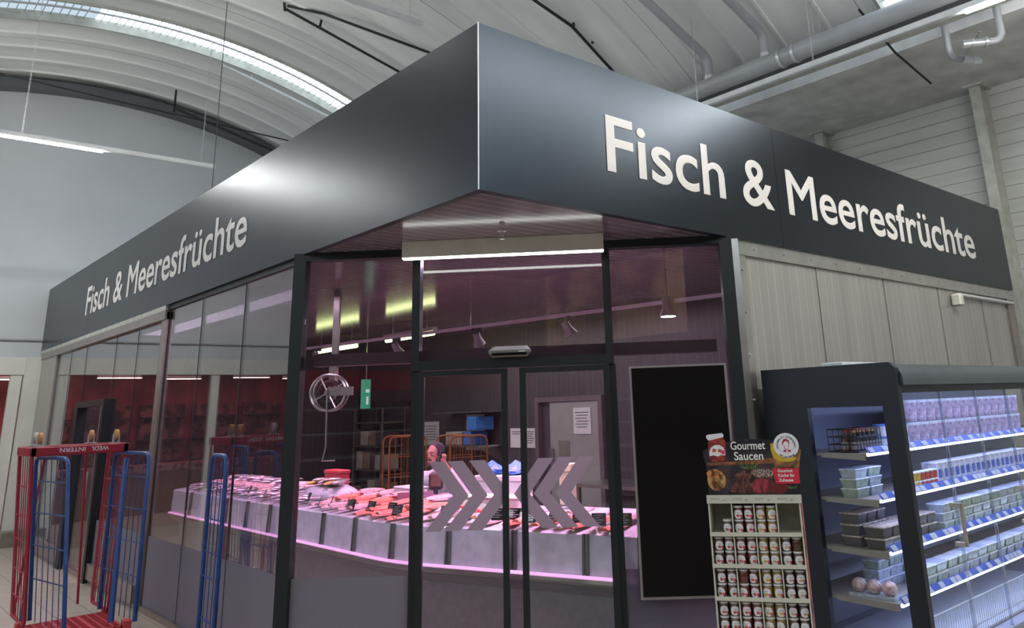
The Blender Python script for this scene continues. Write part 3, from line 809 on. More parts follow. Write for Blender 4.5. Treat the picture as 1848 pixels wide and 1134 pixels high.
# raised heap of whole fish at the left of the corner window
mb = MB().at(Matrix.Translation(cp(-2.38, .55, .95)) @ Matrix.Rotation(cang(-2.38), 4, 'Z')); n = 26; vs = []
for i in range(7):
    for k in range(n):
        a = 2 * PI * k / n; r = math.cos(PI / 2 * i / 7) ** .7 * rnd.uniform(.95, 1.05); vs.append((.46 * r * math.cos(a), .25 * r * math.sin(a), .12 * math.sin(PI / 2 * i / 6.2) + rnd.uniform(-.006, .006)))
mb.add(vs, [(i * n + k, i * n + (k + 1) % n, i * n + n + (k + 1) % n, i * n + n + k) for i in range(6) for k in range(n)] + [tuple(range(n)), tuple(range(6 * n, 7 * n))])
t = mb.build('ice_mound', ICEB, None, True)
tag(t, 'heaped ice mound carrying whole fish left in the corner window', 'ice mound')
for i in range(9):
    goods('fish' if i % 3 else 'smoked', -2.66 + i * .068, .5 + .05 * (i % 2), PI / 2 + .5 + rnd.uniform(-.2, .2), 1.085 + .012 * (i % 3) - .0012 * (i - 4) ** 2,
          'whole fish heaped on the raised ice mound, %s from the left' % ORD[i], 'fish heaped on the ice mound')
# shrimp heaps, red bowl
for (s, d, n_, mt, lab) in ((.35, .12, 30, SHRM, 'heap of shrimps behind the left door'), (.62, .14, 26, SMOK, 'heap of golden mussels behind the left door'), (1.5, .14, 26, SHRM, 'heap of pink shrimps behind the right door')):
    mb = MB()
    for i in range(n_):
        c = cp(s + rnd.uniform(-.13, .13), d + rnd.uniform(-.07, .07), bedz(d) + rnd.uniform(.03, .05))
        a = rnd.uniform(0, 6.3)
        mb.tube([(c[0] + .022 * math.cos(a + q), c[1] + .022 * math.sin(a + q), c[2]) for q in (0, .9, 1.8, 2.7)], [.004, .009, .008, .003], 6)
    o = mb.build('shellfish_heap', mt, None, True); tag(o, lab, 'shellfish', kind='stuff')
# price tags
def ptag():
    t = thing('price_tag', 'tag', 'price tag')
    MB().add([(-.055, 0, .0), (.055, 0, .0), (.055, .03, .085), (-.055, .03, .085), (-.055, .004, .0), (.055, .004, .0), (.055, .034, .085), (-.055, .034, .085)],
             [(0, 1, 2, 3), (4, 5, 6, 7), (0, 1, 5, 4), (1, 2, 6, 5), (2, 3, 7, 6), (3, 0, 4, 7)]).build('card', BLACKG, t)
    mb = MB()
    for k in range(4):
        z = .02 + k * .016; w = (.03, .038, .025, .034)[k]
        y = z * .353 - .0012
        mb.add([(-.042, y, z), (-.042 + w * 2, y, z), (-.042 + w * 2, y + .0018, z + .005), (-.042, y + .0018, z + .005)], [(0, 1, 2, 3)])
    mb.build('marking', M('chalk_marks', (.35, .35, .36), .8), t)
    MB().tube([(0, .01, -.03), (0, .01, .01)], .003, 6).build('pin', STEEL, t)
    return t
pt = ptag(); first = True
tags = [-4.9, -4.2, -3.6, -3.0, -2.45, -2.0, -1.62, -1.42, -1.15, -.95, -.62, -.3, -.12, .12, .42, .68, .98, 1.12, 1.32, 1.48, 1.72, 1.92, 2.12]
for i, s in enumerate(tags):
    o = pt if first else dup(pt); first = False
    d = .04 + .03 * (i % 3)
    place(o, cp(s, d, bedz(d) + .035), cang(s) + rnd.uniform(-.6, .5), 'black price tag stuck in the ice, number %s from the left along the counter edge' % ('one two three four five six seven eight nine ten eleven twelve thirteen fourteen fifteen sixteen seventeen eighteen nineteen twenty twenty-one twenty-two twenty-three'.split()[i]), 'black price tags on the fish counter')

# white cartons and blue bags on the counter back, scale and display
def carton(lab, s, d, w, dp, h, z=.975, mt=None, lid=True):
    t = thing('white_carton', lab, 'box', cp(s, d, z)); mx = Matrix.Translation(cp(s, d, z)) @ Matrix.Rotation(cang(s), 4, 'Z')
    MB().at(mx).bbox(-w / 2, w / 2, -dp / 2, dp / 2, 0, h * .8, .008).build('box_body', mt or PAPER, t)
    MB().at(mx).bbox(-w / 2 - .008, w / 2 + .008, -dp / 2 - .008, dp / 2 + .008, h * .8, h, .008).build('lid', mt or PAPER, t)
carton('long white foam box in front of the printed carton behind the left door', .62, .56, .62, .22, .10, .99)
carton('white printed carton carrying the blue bags behind the left door', .55, .79, .5, .2, .24, 1.0)
carton('low white foam tray left of the scale terminal', -1.1, .79, .36, .18, .09, 1.0)
carton('red box standing behind the fish mound', -2.75, .8, .36, .14, .2, 1.0, REDP)
carton('tall pale yellow carton behind the right door chevrons', 1.22, .8, .12, .1, .34, 1.0, M('pale_yellow', (.62, .60, .38), .6))
for k, (s, lab) in enumerate(((.42, 'crumpled blue bag on the printed carton, left one'), (.68, 'crumpled blue bag on the printed carton, right one'))):
    mb = MB(); c = cp(s, .79, 1.25); n = 12; vs = []
    for i in range(6):
        for j in range(n):
            a = 2 * PI * j / n; r = (.10, .115, .10, .075, .045, .01)[i] * rnd.uniform(.75, 1.2)
            vs.append((c[0] + r * math.cos(a), c[1] + r * math.sin(a), c[2] + i * .022 + rnd.uniform(-.008, .008)))
    mb.add(vs, [(i * n + j, i * n + (j + 1) % n, i * n + n + (j + 1) % n, i * n + n + j) for i in range(5) for j in range(n)] + [tuple(range(n)), tuple(range(5 * n, 6 * n))])
    o = mb.build('plastic_bag', BLUEP); tag(o, lab, 'bag', 'blue bags on the cartons')
t = thing('counter_scale', 'black scale terminal on a pole in front of the man', 'scale', cp(-.65, .8, .985)); mx = Matrix.Translation(cp(-.65, .8, .985)) @ Matrix.Rotation(-.58, 4, 'Z')
MB().at(mx).bbox(-.16, .14, -.1, .1, 0, .05, .01).build('weighing_plate', M('scale_grey', (.3, .22, .3), .4), t)
MB().at(mx).tube([(0, 0, .05), (0, 0, .14)], .022, 10).build('pole', DARK, t)
MB().at(mx).bbox(-.07, .07, -.025, .03, .09, .25, .02).build('head', DARK, t)
MB().at(mx).box(-.05, .05, -.029, -.024, .125, .235).build('screen', M('scale_screen', (.16, .10, .08), .2), t)
t = MB().at(Matrix.Translation(cp(-.62, .55, .97)) @ Matrix.Rotation(-.62, 4, 'Z')).box(-.17, .17, 0, .012, 0, .11).build('splash_screen', M('mauve_plastic', (.34, .2, .3), .4)); tag(t, 'mauve splash screen below the scale terminal', 'screen')

# ------------------------------------------------------------------ inside: rail, spots, tubes
RA, RB = Vector((2.42, 7.6, 2.78)), Vector((3.36, .7, 2.78))
rang = math.atan2((RB - RA).y, (RB - RA).x)
RMX = Matrix.Translation(RA) @ Matrix.Rotation(rang, 4, 'Z')
t = thing('track_rail', 'pale ceiling track rail carrying the spot heads inside the shop', 'track', tuple((RA + RB) / 2))
MB().at(RMX).box(0, (RB - RA).length, -.02, .02, -.035, 0).build('rail', M('rail_white', (.5, .42, .48), .5), t)
for q in (.1, .5, .9): p_ = RA.lerp(RB, q); MB().tube([tuple(p_), (p_.x, p_.y, 3.06)], .006, 6).build('hanger_rod', STEEL, t)
def spot():
    t = thing('spot_lamp', 'spot', 'lamp')
    MB().box(-.02, .02, -.07, .07, -.04, 0).build('adapter', DARK, t)
    MB().tube([(0, 0, -.04), (0, 0, -.09)], .012, 8).build('arm', DARK, t)
    hm = Matrix.Translation((0, 0, -.12)) @ Matrix.Rotation(-.5, 4, 'Y')
    h = MB().at(hm).lathe([(.035, .07), (.042, .06), (.045, .0), (.075, -.08), (.072, -.085)], 16).build('lamp_head', M('spot_grey', (.22, .2, .22), .4, .2), t, True)
    MB().at(hm).lathe([(.06, -.0862), (.06, -.09)], 16).build('lens', M('dull_lens', (.25, .24, .26), .2), h)
    return t
sp = spot(); first = True
for i, (y, lab) in enumerate(((5.52, 'grey track spot just left of the left mullion'), (4.03, 'grey track spot in the upper middle pane, left one'), (2.67, 'grey track spot in the upper middle pane, right one'), (7.3, 'grey track spot farthest left behind the side glass'))):
    o = sp if first else dup(sp); first = False
    xr = RA.x + (RB.x - RA.x) * (y - RA.y) / (RB.y - RA.y)
    place(o, (xr, y, 2.744), rnd.uniform(-.5, .5), lab, 'spot heads on the track rail')
    l = bpy.data.lights.new('spot', 'SPOT'); l.energy = 45; l.color = (1, .6, .82); l.spot_size = 1.5; l.shadow_soft_size = .05
    lo = bpy.data.objects.new('spot_beam', l); col.objects.link(lo); lo.location = (xr - .05, y, 2.48)
    lo.rotation_euler = (Vector((1.5, y - .3, .9)) - Vector(lo.location)).to_track_quat('-Z', 'Y').to_euler()
t = thing('spot_lamp', 'lit round spot shining white in the right bay above the screen', 'lamp', (3.2, 1.36, 2.66))
c = (3.2, 1.36, 2.68)
MB().tube([(c[0], c[1], 3.06), (c[0], c[1], c[2] + .1)], .01, 8).build('arm', DARK, t)
MB().lathe([(.04, .12), (.05, .1), (.05, .0), (.085, -.06), (.08, -.065)], 18, c).build('lamp_head', M('spot_violet', (.1, .06, .09), .4), t, True)
MB().lathe([(.07, -.066), (.07, -.07)], 18, c).build('lens', SPOTL, t)
for k, (y0, y1) in enumerate(((5.55, 6.85), (7.7, 9.15))):
    t = thing('fluorescent_lamp', 'yellow-green fluorescent tube lamp inside the shop, the %s of the two' % ('nearer', 'farther')[k], 'lamp', (3.3, (y0 + y1) / 2, 2.85), 'fluorescent tubes in a row under the shop ceiling')
    MB().box(3.26, 3.34, y0, y1, 2.87, 2.92).build('housing', M('housing_grey', (.45, .45, .4), .5), t)
    MB().tube([(3.3, y0 + .03, 2.838), (3.3, y1 - .03, 2.838)], .03, 10).build('tube', FLUO, t)
    MB().tube([(3.3, y0 + .2, 2.92), (3.3, y0 + .2, 3.06)], .005, 6).tube([(3.3, y1 - .2, 2.92), (3.3, y1 - .2, 3.06)], .005, 6).build('hanger_rod', STEEL, t)

# hose reel behind the left bay
t = thing('hose_reel', 'steel hose reel hung on a grey post behind the left bay', 'hose reel', (.95, 3.75, 2.05))
hx, hy, hz = .98, 3.8, 2.03
mm = Matrix.Translation((hx, hy, hz)) @ Matrix.Rotation(-PI / 4, 4, 'Z')
MB().at(mm).box(-.03, .03, .1, .15, .3, 1.02).box(-.03, .03, .05, .15, -.1, .3).build('mount', STEELD, t)
def ring(mb, r, rr, y, n=28):
    mb.tube([(r * math.cos(2 * PI * i / n), y, r * math.sin(2 * PI * i / n)) for i in range(n + 1)], rr, 6, False)
mb = MB().at(mm); ring(mb, .17, .012, -.04); ring(mb, .17, .012, .05)
for k in range(4):
    a = k * PI / 2 + .5; mb.tube([(0, -.045, 0), (.17 * math.cos(a), -.04, .17 * math.sin(a))], .009, 6)
mb.build('wheel', STEEL, t, True)
mb = MB().at(mm); 
for k in range(5): ring(mb, .10 + .012 * (k % 2), .012, -.02 + .015 * k)
mb.build('hose', DARK, t, True)
MB().at(mm).tube([(0, -.06, 0), (0, .1, 0)], .03, 12).box(.0, .24, -.06, -.01, -.03, .05).build('arm', STEEL, t)
MB().at(mm).tube([(.0, -.06, -.03), (.01, -.06, -.5), (-.02, -.06, -.62), (.1, -.05, -.62)], .008, 6).build('hose_end', STEEL, t, True)
# exit sign
t = thing('exit_sign', 'green emergency exit sign seen edge-on through the left bay', 'sign', (3.6, 8.0, 2.1))
Ym = Matrix.Translation((3.6, 7.95, 2.12)) @ Matrix.Rotation(.5, 4, 'Z')
MB().at(Ym).box(-.09, .09, -.03, .03, -.22, .22).build('housing', M('exit_green', (.05, .40, .24), .5, emit=.45), t)
MB().at(Ym).box(-.03, .03, -.034, -.031, -.16, -.04).box(-.05, .05, -.034, -.031, .02, .07).build('arrow', M('exit_white', (.8, .9, .85), .5, emit=.5), t)
MB().tube([(3.6, 7.95, 2.34), (3.6, 7.95, 3.06)], .008, 6).build('hanger_rod', STEEL, t)

# ------------------------------------------------------------------ inner wall: door, opening, notices, crates
t = struct(bpy.data.objects.new('door_4', None)); col.objects.link(t)
MB().box(5.12, 5.2, 4.27, 4.35, 0, 1.96).box(5.12, 5.2, 5.60, 5.68, 0, 1.96).box(5.12, 5.2, 4.35, 5.60, 1.89, 1.96).build('door_frame', M('door_frame_mauve', (.17, .12, .15), .5), t)
MB().box(5.14, 5.19, 4.36, 5.36, .02, 1.885).build('door_leaf', M('grey_door', (.36, .34, .33), .5, 0, .05), t)
MB().box(5.135, 5.14, 4.95, 5.18, 1.15, 1.36).build('vent_plate', M('vent_brown', (.24, .21, .19), .5), t)
MB().box(5.08, 5.13, 5.28, 5.33, 1.05, 1.25).build('door_handle', STEEL, t)
def notice(lab, y0, y1, z0, z1, x=5.19, n=6):
    t = thing('notice', lab, 'notice', (x, (y0 + y1) / 2, z0), 'white notices on the inner wall')
    MB().box(x - .006, x, y0, y1, z0, z1).build('sheet', PAPER, t)
    mb = MB()
    for k in range(n):
        z = z1 - (z1 - z0) * (.2 + .11 * k); mb.box(x - .0075, x - .006, y0 + (y1 - y0) * (.12 + .05 * (k % 3)), y1 - (y1 - y0) * (.12 + .06 * (k % 2)), z, z + .009)
    mb.build('marking', INK, t)
notice('white notice with round stamp right of the door meeting stiles', 5.74, 6.04, 1.25, 1.53)
notice('white notice between the two door meeting stiles', 6.07, 6.34, 1.25, 1.53, n=2)
notice('large pale notice on the inner wall behind the left door, upper', 7.0, 7.5, 1.2, 1.75)
notice('pale notice on the grey inner door', 4.5, 4.85, 1.45, 1.8, 5.135)
notice('pale notice farther along the inner wall', 8.3, 8.8, 1.25, 1.65)
# dark storage doorway with racks
struct(MB().box(5.10, 5.2, 9.05, 9.15, 0, 2.0).box(5.10, 5.2, 10.35, 10.45, 0, 2.0).box(5.1, 5.2, 9.05, 10.45, 1.93, 2.03).build('trim_61', M('door_surround_dark', (.06, .045, .05), .5)))
t = thing('storage_rack', 'rack with cartons in the dark doorway left of the man', 'rack', (4.7, 9.6, 0))
for y in (9.2, 10.2): MB().box(4.6, 4.63, y, y + .03, 0, 1.9).box(5.05, 5.08, y, y + .03, 0, 1.9).build('upright', STEELD, t)
for z in (.4, .85, 1.25, 1.65): MB().box(4.6, 5.08, 9.2, 10.2, z, z + .025).build('shelf', STEELD, t)
BOXC = [M('carton_brown', (.28, .2, .13), .7, 0, .2), M('carton_pale', (.45, .4, .34), .7, 0, .2), M('crate_dark', (.08, .06, .07), .6)]
q = 0
for z in (.425, .875, 1.275):
    y = 9.25
    while y < 10.1:
        w = rnd.uniform(.16, .28); h = rnd.uniform(.15, .3)
        o = MB().bbox(4.64, 4.98, y, y + w, z + .002, z + h, .006).build('storage_carton', BOXC[q % 3]); q += 1
        tag(o, 'carton on the storage rack, %s board, %s from the right' % (('lower', 'middle', 'upper')[(z > .5) + (z > 1)], ORD[int((y - 9.25) / .15)]), 'box', 'cartons on the storage rack'); y += w + .02
# orange roll containers behind the man
def cage(name, lab, x, y, w, d, h, mt, rz=0):
    t = thing(name, lab, 'roll container', (x, y, 0), rz=rz)
    mx = t.matrix_basis.copy()
    MB().at(mx).bbox(-w / 2, w / 2, -d / 2, d / 2, .14, .18, .01).build('deck', mt, t)
    for sx in (-1, 1):
        mb = MB().at(mx); x_ = sx * (w / 2 - .01); r = .07
        mb.tube([(x_, -d / 2, .18), (x_, -d / 2, h - r), (x_, -d / 2 + r * .3, h - r * .3), (x_, -d / 2 + r, h), (x_, d / 2 - r, h), (x_, d / 2 - r * .3, h - r * .3), (x_, d / 2, h - r), (x_, d / 2, .18)], .013, 8)
        for k in range(1, 6): mb.tube([(x_, -d / 2 + d * k / 6, .2), (x_, -d / 2 + d * k / 6, h)], .004, 5)
        for k in range(1, 5): mb.tube([(x_, -d / 2, .2 + (h - .2) * k / 5), (x_, d / 2, .2 + (h - .2) * k / 5)], .005, 5)
        mb.build('side_frame', mt, t, True)
    for sx in (-1, 1):
        for sy in (-1, 1):
            MB().at(mx).tube([(sx * (w / 2 - .08) - .02, sy * (d / 2 - .08), .06), (sx * (w / 2 - .08) + .02, sy * (d / 2 - .08), .06)], .058, 14).box(sx * (w / 2 - .08) - .03, sx * (w / 2 - .08) + .03, sy * (d / 2 - .08) - .03, sy * (d / 2 - .08) + .03, .118, .14).build('wheel', WHEEL, t, True)
    return t
cage('roll_container', 'orange framed roll container behind the man, left of his head', 3.5, 6.6, .6, .5, 1.5, ORANGE, 1.2)
cage('roll_container', 'orange framed roll container behind the man, right of his shoulder', 3.7, 5.5, .6, .5, 1.5, ORANGE, 1.3)
# stacks of crates against the inner wall
for k, (y, z, w, mt, lab) in enumerate(((7.2, 1.30, .5, 1, 'pale crate on the wall shelf behind the left door'), (6.9, 1.30, .22, 3, 'blue crate on the wall shelf beside the pale crate'), (6.75, 1.52, .22, 3, 'upper blue crate on the wall shelf'))):
    o = MB().bbox(4.75, 5.1, y - w / 2, y + w / 2, z, z + .2, .01).build('crate', BOXC[1] if mt == 1 else BLUEP); tag(o, lab, 'crate', 'crates on the wall shelf')
t = thing('wall_shelf', 'stainless wall shelf with crates on the inner wall', 'shelf', (5, 7.1, 1.27))
MB().box(4.7, 5.2, 6.5, 7.9, 1.275, 1.3).build('board', STEEL, t)
for y in (6.6, 7.8): MB().prism([(4.75, 1.275), (5.2, 1.275), (5.2, 1.05)], y, y + .02).build('bracket', STEEL, t)
MB().box(4.75, 5.2, 6.5, 7.9, 1.78, 1.8).build('upper_board', STEEL, t)
# work table along the back
t = thing('work_table', 'stainless work table along the inner wall behind the counter', 'table', (4.6, 3.2, 0))
MB().box(4.4, 5.15, 1.5, 4.1, .86, .9).build('tabletop', STEEL, t)
for x in (4.45, 5.1):
    for y in (1.55, 4.05): MB().box(x - .02, x + .02, y - .02, y + .02, 0, .86).build('leg', STEEL, t)

# ------------------------------------------------------------------ the man behind the counter
def person():
    base = Vector((2.42, 3.92, 0))
    # he faces the camera, turned to his right (image left); local frame: f forward, l his left (image right)
    f = Vector((-.82, -.57, 0)).normalized(); l = Vector((0, 0, 1)).cross(f).normalized()  # l points to image right? checked below
    l = -l if l.dot(Vector((1, -1, 0))) < 0 else l
    def P(a, b, z): return base + l * a + f * b + Vector((0, 0, z))
    t = thing('person', 'person in a white coat holding a phone to his ear behind the fish counter', 'person', tuple(base))
    def capsule(mb, p, q, r0, r1, n=12, sq=1.):
        p, q = Vector(p), Vector(q); pts = []; rs = []
        L = (q - p); d = L.normalized(); K = 5
        for i in range(K): a = PI / 2 * (1 - i / K); pts.append(p - d * r0 * math.sin(a)); rs.append(max(.002, r0 * math.cos(a)))
        pts.append(p); rs.append(r0); pts.append(q); rs.append(r1)
        for i in range(1, K + 1): a = PI / 2 * i / K; pts.append(q + d * r1 * math.sin(a)); rs.append(max(.002, r1 * math.cos(a)))
        mb.tube(pts, rs, n)
    def remesh(o, v, sm=6):
        m = o.modifiers.new('Remesh', 'REMESH'); m.mode = 'VOXEL'; m.voxel_size = v; m.use_smooth_shade = True
        s = o.modifiers.new('Smooth', 'SMOOTH'); s.iterations = sm; s.factor = .5
    hd = P(-.02, .30, 1.375)       # head centre
    nk = P(0, .20, 1.20)
    sh = P(0, .15, 1.12)
    pel = P(0, -.08, .76)
    lsh, rsh = P(.215, .15, 1.14), P(-.215, .16, 1.13)
    lel, lwr = P(.31, .27, .98), P(.14, .31, 1.24)
    rel, rwr = P(-.31, .27, .90), P(-.18, .47, 1.0)
    fd = (f * .93 + l * -.36).normalized(); sd = Vector((0, 0, 1)).cross(fd).normalized()
    if sd.dot(l) < 0: sd = -sd
    def H(a, b, c): return hd + sd * a + fd * b + Vector((0, 0, c))
    mb = MB()
    # skull, jaw, nose, ears, brow
    mb.at(Matrix.Translation(hd) @ Matrix(((sd.x, fd.x, 0, 0), (sd.y, fd.y, 0, 0), (0, 0, 1, 0), (0, 0, 0, 1))))
    mb.ball((0, -.01, .03), (.076, .092, .095), 18, 12).ball((0, .025, -.045), (.058, .062, .068), 16, 10)
    mb.ball((0, .085, -.005), (.013, .022, .018), 8, 6).ball((0, .072, .02), (.011, .016, .03), 8, 6)
    mb.ball((0, .068, .042), (.05, .02, .010), 10, 6).ball((0, .072, -.055), (.026, .016, .010), 10, 6)
    mb.ball((-.078, -.008, .0), (.010, .02, .032), 8, 6).ball((.078, -.008, .0), (.010, .02, .032), 8, 6)
    mb.M = Matrix.Identity(4)
    capsule(mb, nk, H(0, -.02, -.06), .055, .05)
    for a in (-1, 1):
        capsule(mb, P(a * .09, -.06, .78), P(a * .11, .05, .43), .085, .06)
        capsule(mb, P(a * .11, .05, .43), P(a * .11, -.03, .09), .06, .042)
        capsule(mb, P(a * .11, -.05, .05), P(a * .115, .12, .035), .042, .03)
    for z0, z1, r0, r1 in ((.76, .95, .135, .14), (.95, 1.10, .14, .13)):
        q = (z0 - .76) / .4
        capsule(mb, P(-.05, -.08 + (z0 - .76) * .6, z0), P(-.06, -.08 + (z1 - .76) * .6, z1), r0 * .8, r1 * .8); capsule(mb, P(.05, -.08 + (z0 - .76) * .6, z0), P(.06, -.08 + (z1 - .76) * .6, z1), r0 * .8, r1 * .8)
    capsule(mb, lsh, rsh, .06, .06)
    capsule(mb, lsh, lel, .052, .042); capsule(mb, lel, lwr, .04, .027)
    capsule(mb, rsh, rel, .052, .042); capsule(mb, rel, rwr, .04, .027)
    # left hand at the ear holding the phone
    pc = H(.09, .01, -.02)
    capsule(mb, lwr, lwr + (pc - lwr) * .75, .026, .03)
    palm = lwr + (pc - lwr) * .62
    for k in range(4):
        o0 = palm + fd * (.026 - .017 * k) + Vector((0, 0, .02))
        o1 = o0 + Vector((0, 0, .04)) + sd * .012; o2 = o1 + Vector((0, 0, .028 - .004 * abs(k - 1))) - sd * .02
        capsule(mb, o0, o1, .0095, .009, 8); capsule(mb, o1, o2, .009, .0075, 8)
    capsule(mb, palm + fd * .02, palm + fd * .045 + Vector((0, 0, .03)), .011, .009, 8)
    # right hand resting on the counter edge
    hp = rwr + f * .07 - Vector((0, 0, .01))
    capsule(mb, rwr, hp, .026, .03)
    for k in range(4):
        o0 = hp + l * (.027 - .018 * k) + f * .012; o1 = o0 + f * .04; o2 = o1 + f * .022 - Vector((0, 0, .016))
        capsule(mb, o0, o1, .0095, .009, 8); capsule(mb, o1, o2, .009, .0075, 8)
    capsule(mb, hp + l * .025 - f * .02, hp + l * .05 + f * .02, .011, .009, 8)
    b = mb.build('body', SKIN, t, True); remesh(b, .0075, 3)
    # coat
    mb = MB()
    for z0, z1 in ((.50, .76), (.76, .95), (.95, 1.13)):
        for a in (-.06, .06):
            capsule(mb, P(a, -.08 + (z0 - .76) * .55, z0), P(a, -.08 + (z1 - .76) * .55, z1), .15, .15 if z1 < 1.1 else .12)
    capsule(mb, lsh, rsh, .09, .09)
    capsule(mb, lsh, lel, .078, .066); capsule(mb, lel, lel + (lwr - lel) * .82, .062, .05)
    capsule(mb, rsh, rel, .078, .066); capsule(mb, rel, rel + (rwr - rel) * .85, .062, .05)
    for k in range(4):   # folds
        capsule(mb, P(-.13 + .08 * k, .12, .80), P(-.09 + .06 * k, .215, 1.06), .03, .02, 8)
    c = mb.build('coat', COAT, t, True); remesh(c, .012, 4)
    mb = MB(); n = 14
    mb.tube([nk + Vector((.075 * math.cos(2 * PI * i / n), .065 * math.sin(2 * PI * i / n), .015 + .0 * i)) for i in range(n + 1)], .016, 6, False)
    mb.build('collar', COAT, t, True)
    mb = MB()
    for a in (-1, 1):
        capsule(mb, P(a * .09, -.06, .76), P(a * .11, .05, .43), .098, .075); capsule(mb, P(a * .11, .05, .43), P(a * .11, -.03, .12), .075, .06)
    remesh(mb.build('trousers', M('dark_trousers', (.03, .03, .035), .8), t, True), .012)
    for a in (-1, 1):
        mb = MB(); capsule(mb, P(a * .11, -.06, .045), P(a * .115, .14, .038), .05, .038); mb.build('shoe', DARK, t, True)
    # hair, moustache and beard, eyes
    mb = MB().at(Matrix.Translation(hd) @ Matrix(((sd.x, fd.x, 0, 0), (sd.y, fd.y, 0, 0), (0, 0, 1, 0), (0, 0, 0, 1))))
    hm = mb.M
    mb.ball((0, -.028, .052), (.084, .09, .088), 18, 12).ball((-.06, -.01, .03), (.024, .05, .05), 10, 8).ball((.06, -.01, .03), (.024, .05, .05), 10, 8)
    hh = mb.build('hair', HAIR, t, True); remesh(hh, .009, 2)
    mb = MB().at(hm); mb.ball((0, .078, -.034), (.034, .018, .012), 12, 6).ball((0, .055, -.085), (.045, .035, .03), 12, 8).ball((-.05, .02, -.06), (.016, .03, .045), 10, 8).ball((.05, .02, -.06), (.016, .03, .045), 10, 8)
    remesh(mb.build('beard', HAIR, t, True), .007, 2)
    for a in (-1, 1):
        e = MB().at(hm).ball((a * .03, .072, .018), (.012, .008, .008), 10, 6).build('eye', M('eye_white', (.6, .58, .56), .3), t, True)
        MB().at(hm).ball((a * .03, .078, .018), (.006, .004, .006), 8, 6).build('pupil', INK, e)
        MB().at(hm).ball((a * .03, .079, .043), (.021, .008, .005), 8, 5).build('eyebrow', HAIR, t, True)
    # phone, a thing of its own in his hand
    ph = thing('telephone', 'black phone held to the ear of the person in the white coat', 'phone', tuple(pc))
    MB().at(Matrix.Translation(H(.10, .02, -.02)) @ Matrix(((sd.x, fd.x, 0, 0), (sd.y, fd.y, 0, 0), (0, 0, 1, 0), (0, 0, 0, 1))) @ Matrix.Rotation(.4, 4, 'X')).bbox(-.008, .012, -.03, .03, -.08, .075, .005).build('casing', DARK, ph)
person()

# ------------------------------------------------------------------ sauce display stand
DM = Matrix.Translation((1.15, -.9, 0)) @ Matrix.Rotation(math.atan2(-.854, .52), 4, 'Z')
def D(): return MB().at(DM)
def DP(x, y, z): return tuple(DM @ Vector((x, y, z)))
t = thing('sauce_display', 'cardboard floor display for sauce jars with printed header board', 'display stand', DP(0, .18, 0))
DX0, DX1, DD = -.252, .232, .20
D().box(DX0, DX0 + .008, 0, DD + .16, 0, 1.30).box(DX1 - .008, DX1, 0, DD + .16, 0, 1.30).build('side_panel', CARD, t)
D().box(DX1, DX1 + .004, .0, DD + .16, 0, 1.29).build('printed_side', MP('printed_side', (.04, .015, .02), (.5, .12, .08), 12), t)
D().box(DX0, DX1, DD, DD + .006, 0, 1.30).build('back_panel', CARD, t)
D().box(DX0 - .003, DX1 + .003, -.006, DD, 1.292, 1.30).box(DX0 - .004, DX1 + .008, -.008, -.002, 1.288, 1.33).build('price_strip', CARD, t)
shz = [1.13, .975, .817, .66, .503, .346, .19]
for z in shz:
    D().box(DX0, DX1, -.004, DD, z, z + .006).box(DX0, DX1, -.008, -.003, z - .006, z + .014).build('shelf', CARD, t)
cw = (DX1 - DX0 - .016) / 4
for k in range(1, 4):
    x = DX0 + .008 + cw * k; D().box(x - .003, x + .003, 0, DD, .19, 1.292).build('divider', CARD, t)
mk = MB().at(DM)
for k in range(4):
    x = -.235 + k * .118
    for j in range(5): mk.box(x + j * .010, x + j * .010 + .006, -.0095, -.008, 1.308 + .001 * (j % 2), 1.315)
    for j in range(2): mk.box(x + .066 + j * .008, x + .071 + j * .008, -.0095, -.008, 1.301, 1.309)
mk.build('price_print', M('faint_print', (.3, .3, .28), .7), t)
# header board with concave sides and arched top
hp = []
L_ = [(-.243, 1.33), (-.243, 1.43), (-.25, 1.50), (-.262, 1.555)]
arc = [(-.262 + .53 * i / 16, 1.555 + .06 * math.sin(PI * (i / 16)) ** .8) for i in range(1, 16)]
R_ = [(.268, 1.555), (.252, 1.50), (.243, 1.43), (.243, 1.33)]
h = D().prism(L_ + arc + R_, .0, .006).build('header_board', MP('header_print', (.008, .008, .011), (.06, .035, .04), 9), t)
def art(name, poly, mat, y): D().prism(poly, -y, .0).build(name, mat, h)
def ell(cx, cz, a, b, n=20, t0=0, jit=0, r_=random.Random(3)): return [(cx + a * math.cos(2 * PI * i / n + t0) * (1 + r_.uniform(-jit, jit)), cz + b * math.sin(2 * PI * i / n + t0) * (1 + r_.uniform(-jit, jit))) for i in range(n)]
art('printed_glow', [(-.24, 1.482), (.0, 1.485), (.235, 1.49), (.24, 1.505), (.1, 1.515), (-.1, 1.50), (-.24, 1.497)], M('print_brown', (.22, .08, .03), .5, 0, .6, 40), .0006)
art('printed_glow', [(.115, 1.575), (.265, 1.555), (.25, 1.49), (.245, 1.462), (.115, 1.462)], MP('print_amber', (.05, .025, .015), (.42, .20, .06), 14), .0007)
art('printed_glow', [(.108, 1.59), (.108, 1.555), (.115, 1.525), (.13, 1.507), (.155, 1.497), (.19, 1.494), (.22, 1.499), (.235, 1.51), (.22, 1.525), (.15, 1.59)], M('print_yellow', (.62, .40, .03), .5, 0, .2, 30), .0010)
art('printed_onion', ell(-.195, 1.405, .05, .055, 18), MP('print_onion', (.10, .03, .01), (.55, .32, .10), 24, .38, .6), .0012)
art('printed_onion', ell(-.205, 1.44, .042, .025, 14, .4, .1), MP('print_onion_dark', (.10, .02, .01), (.60, .26, .06), 55), .0016)
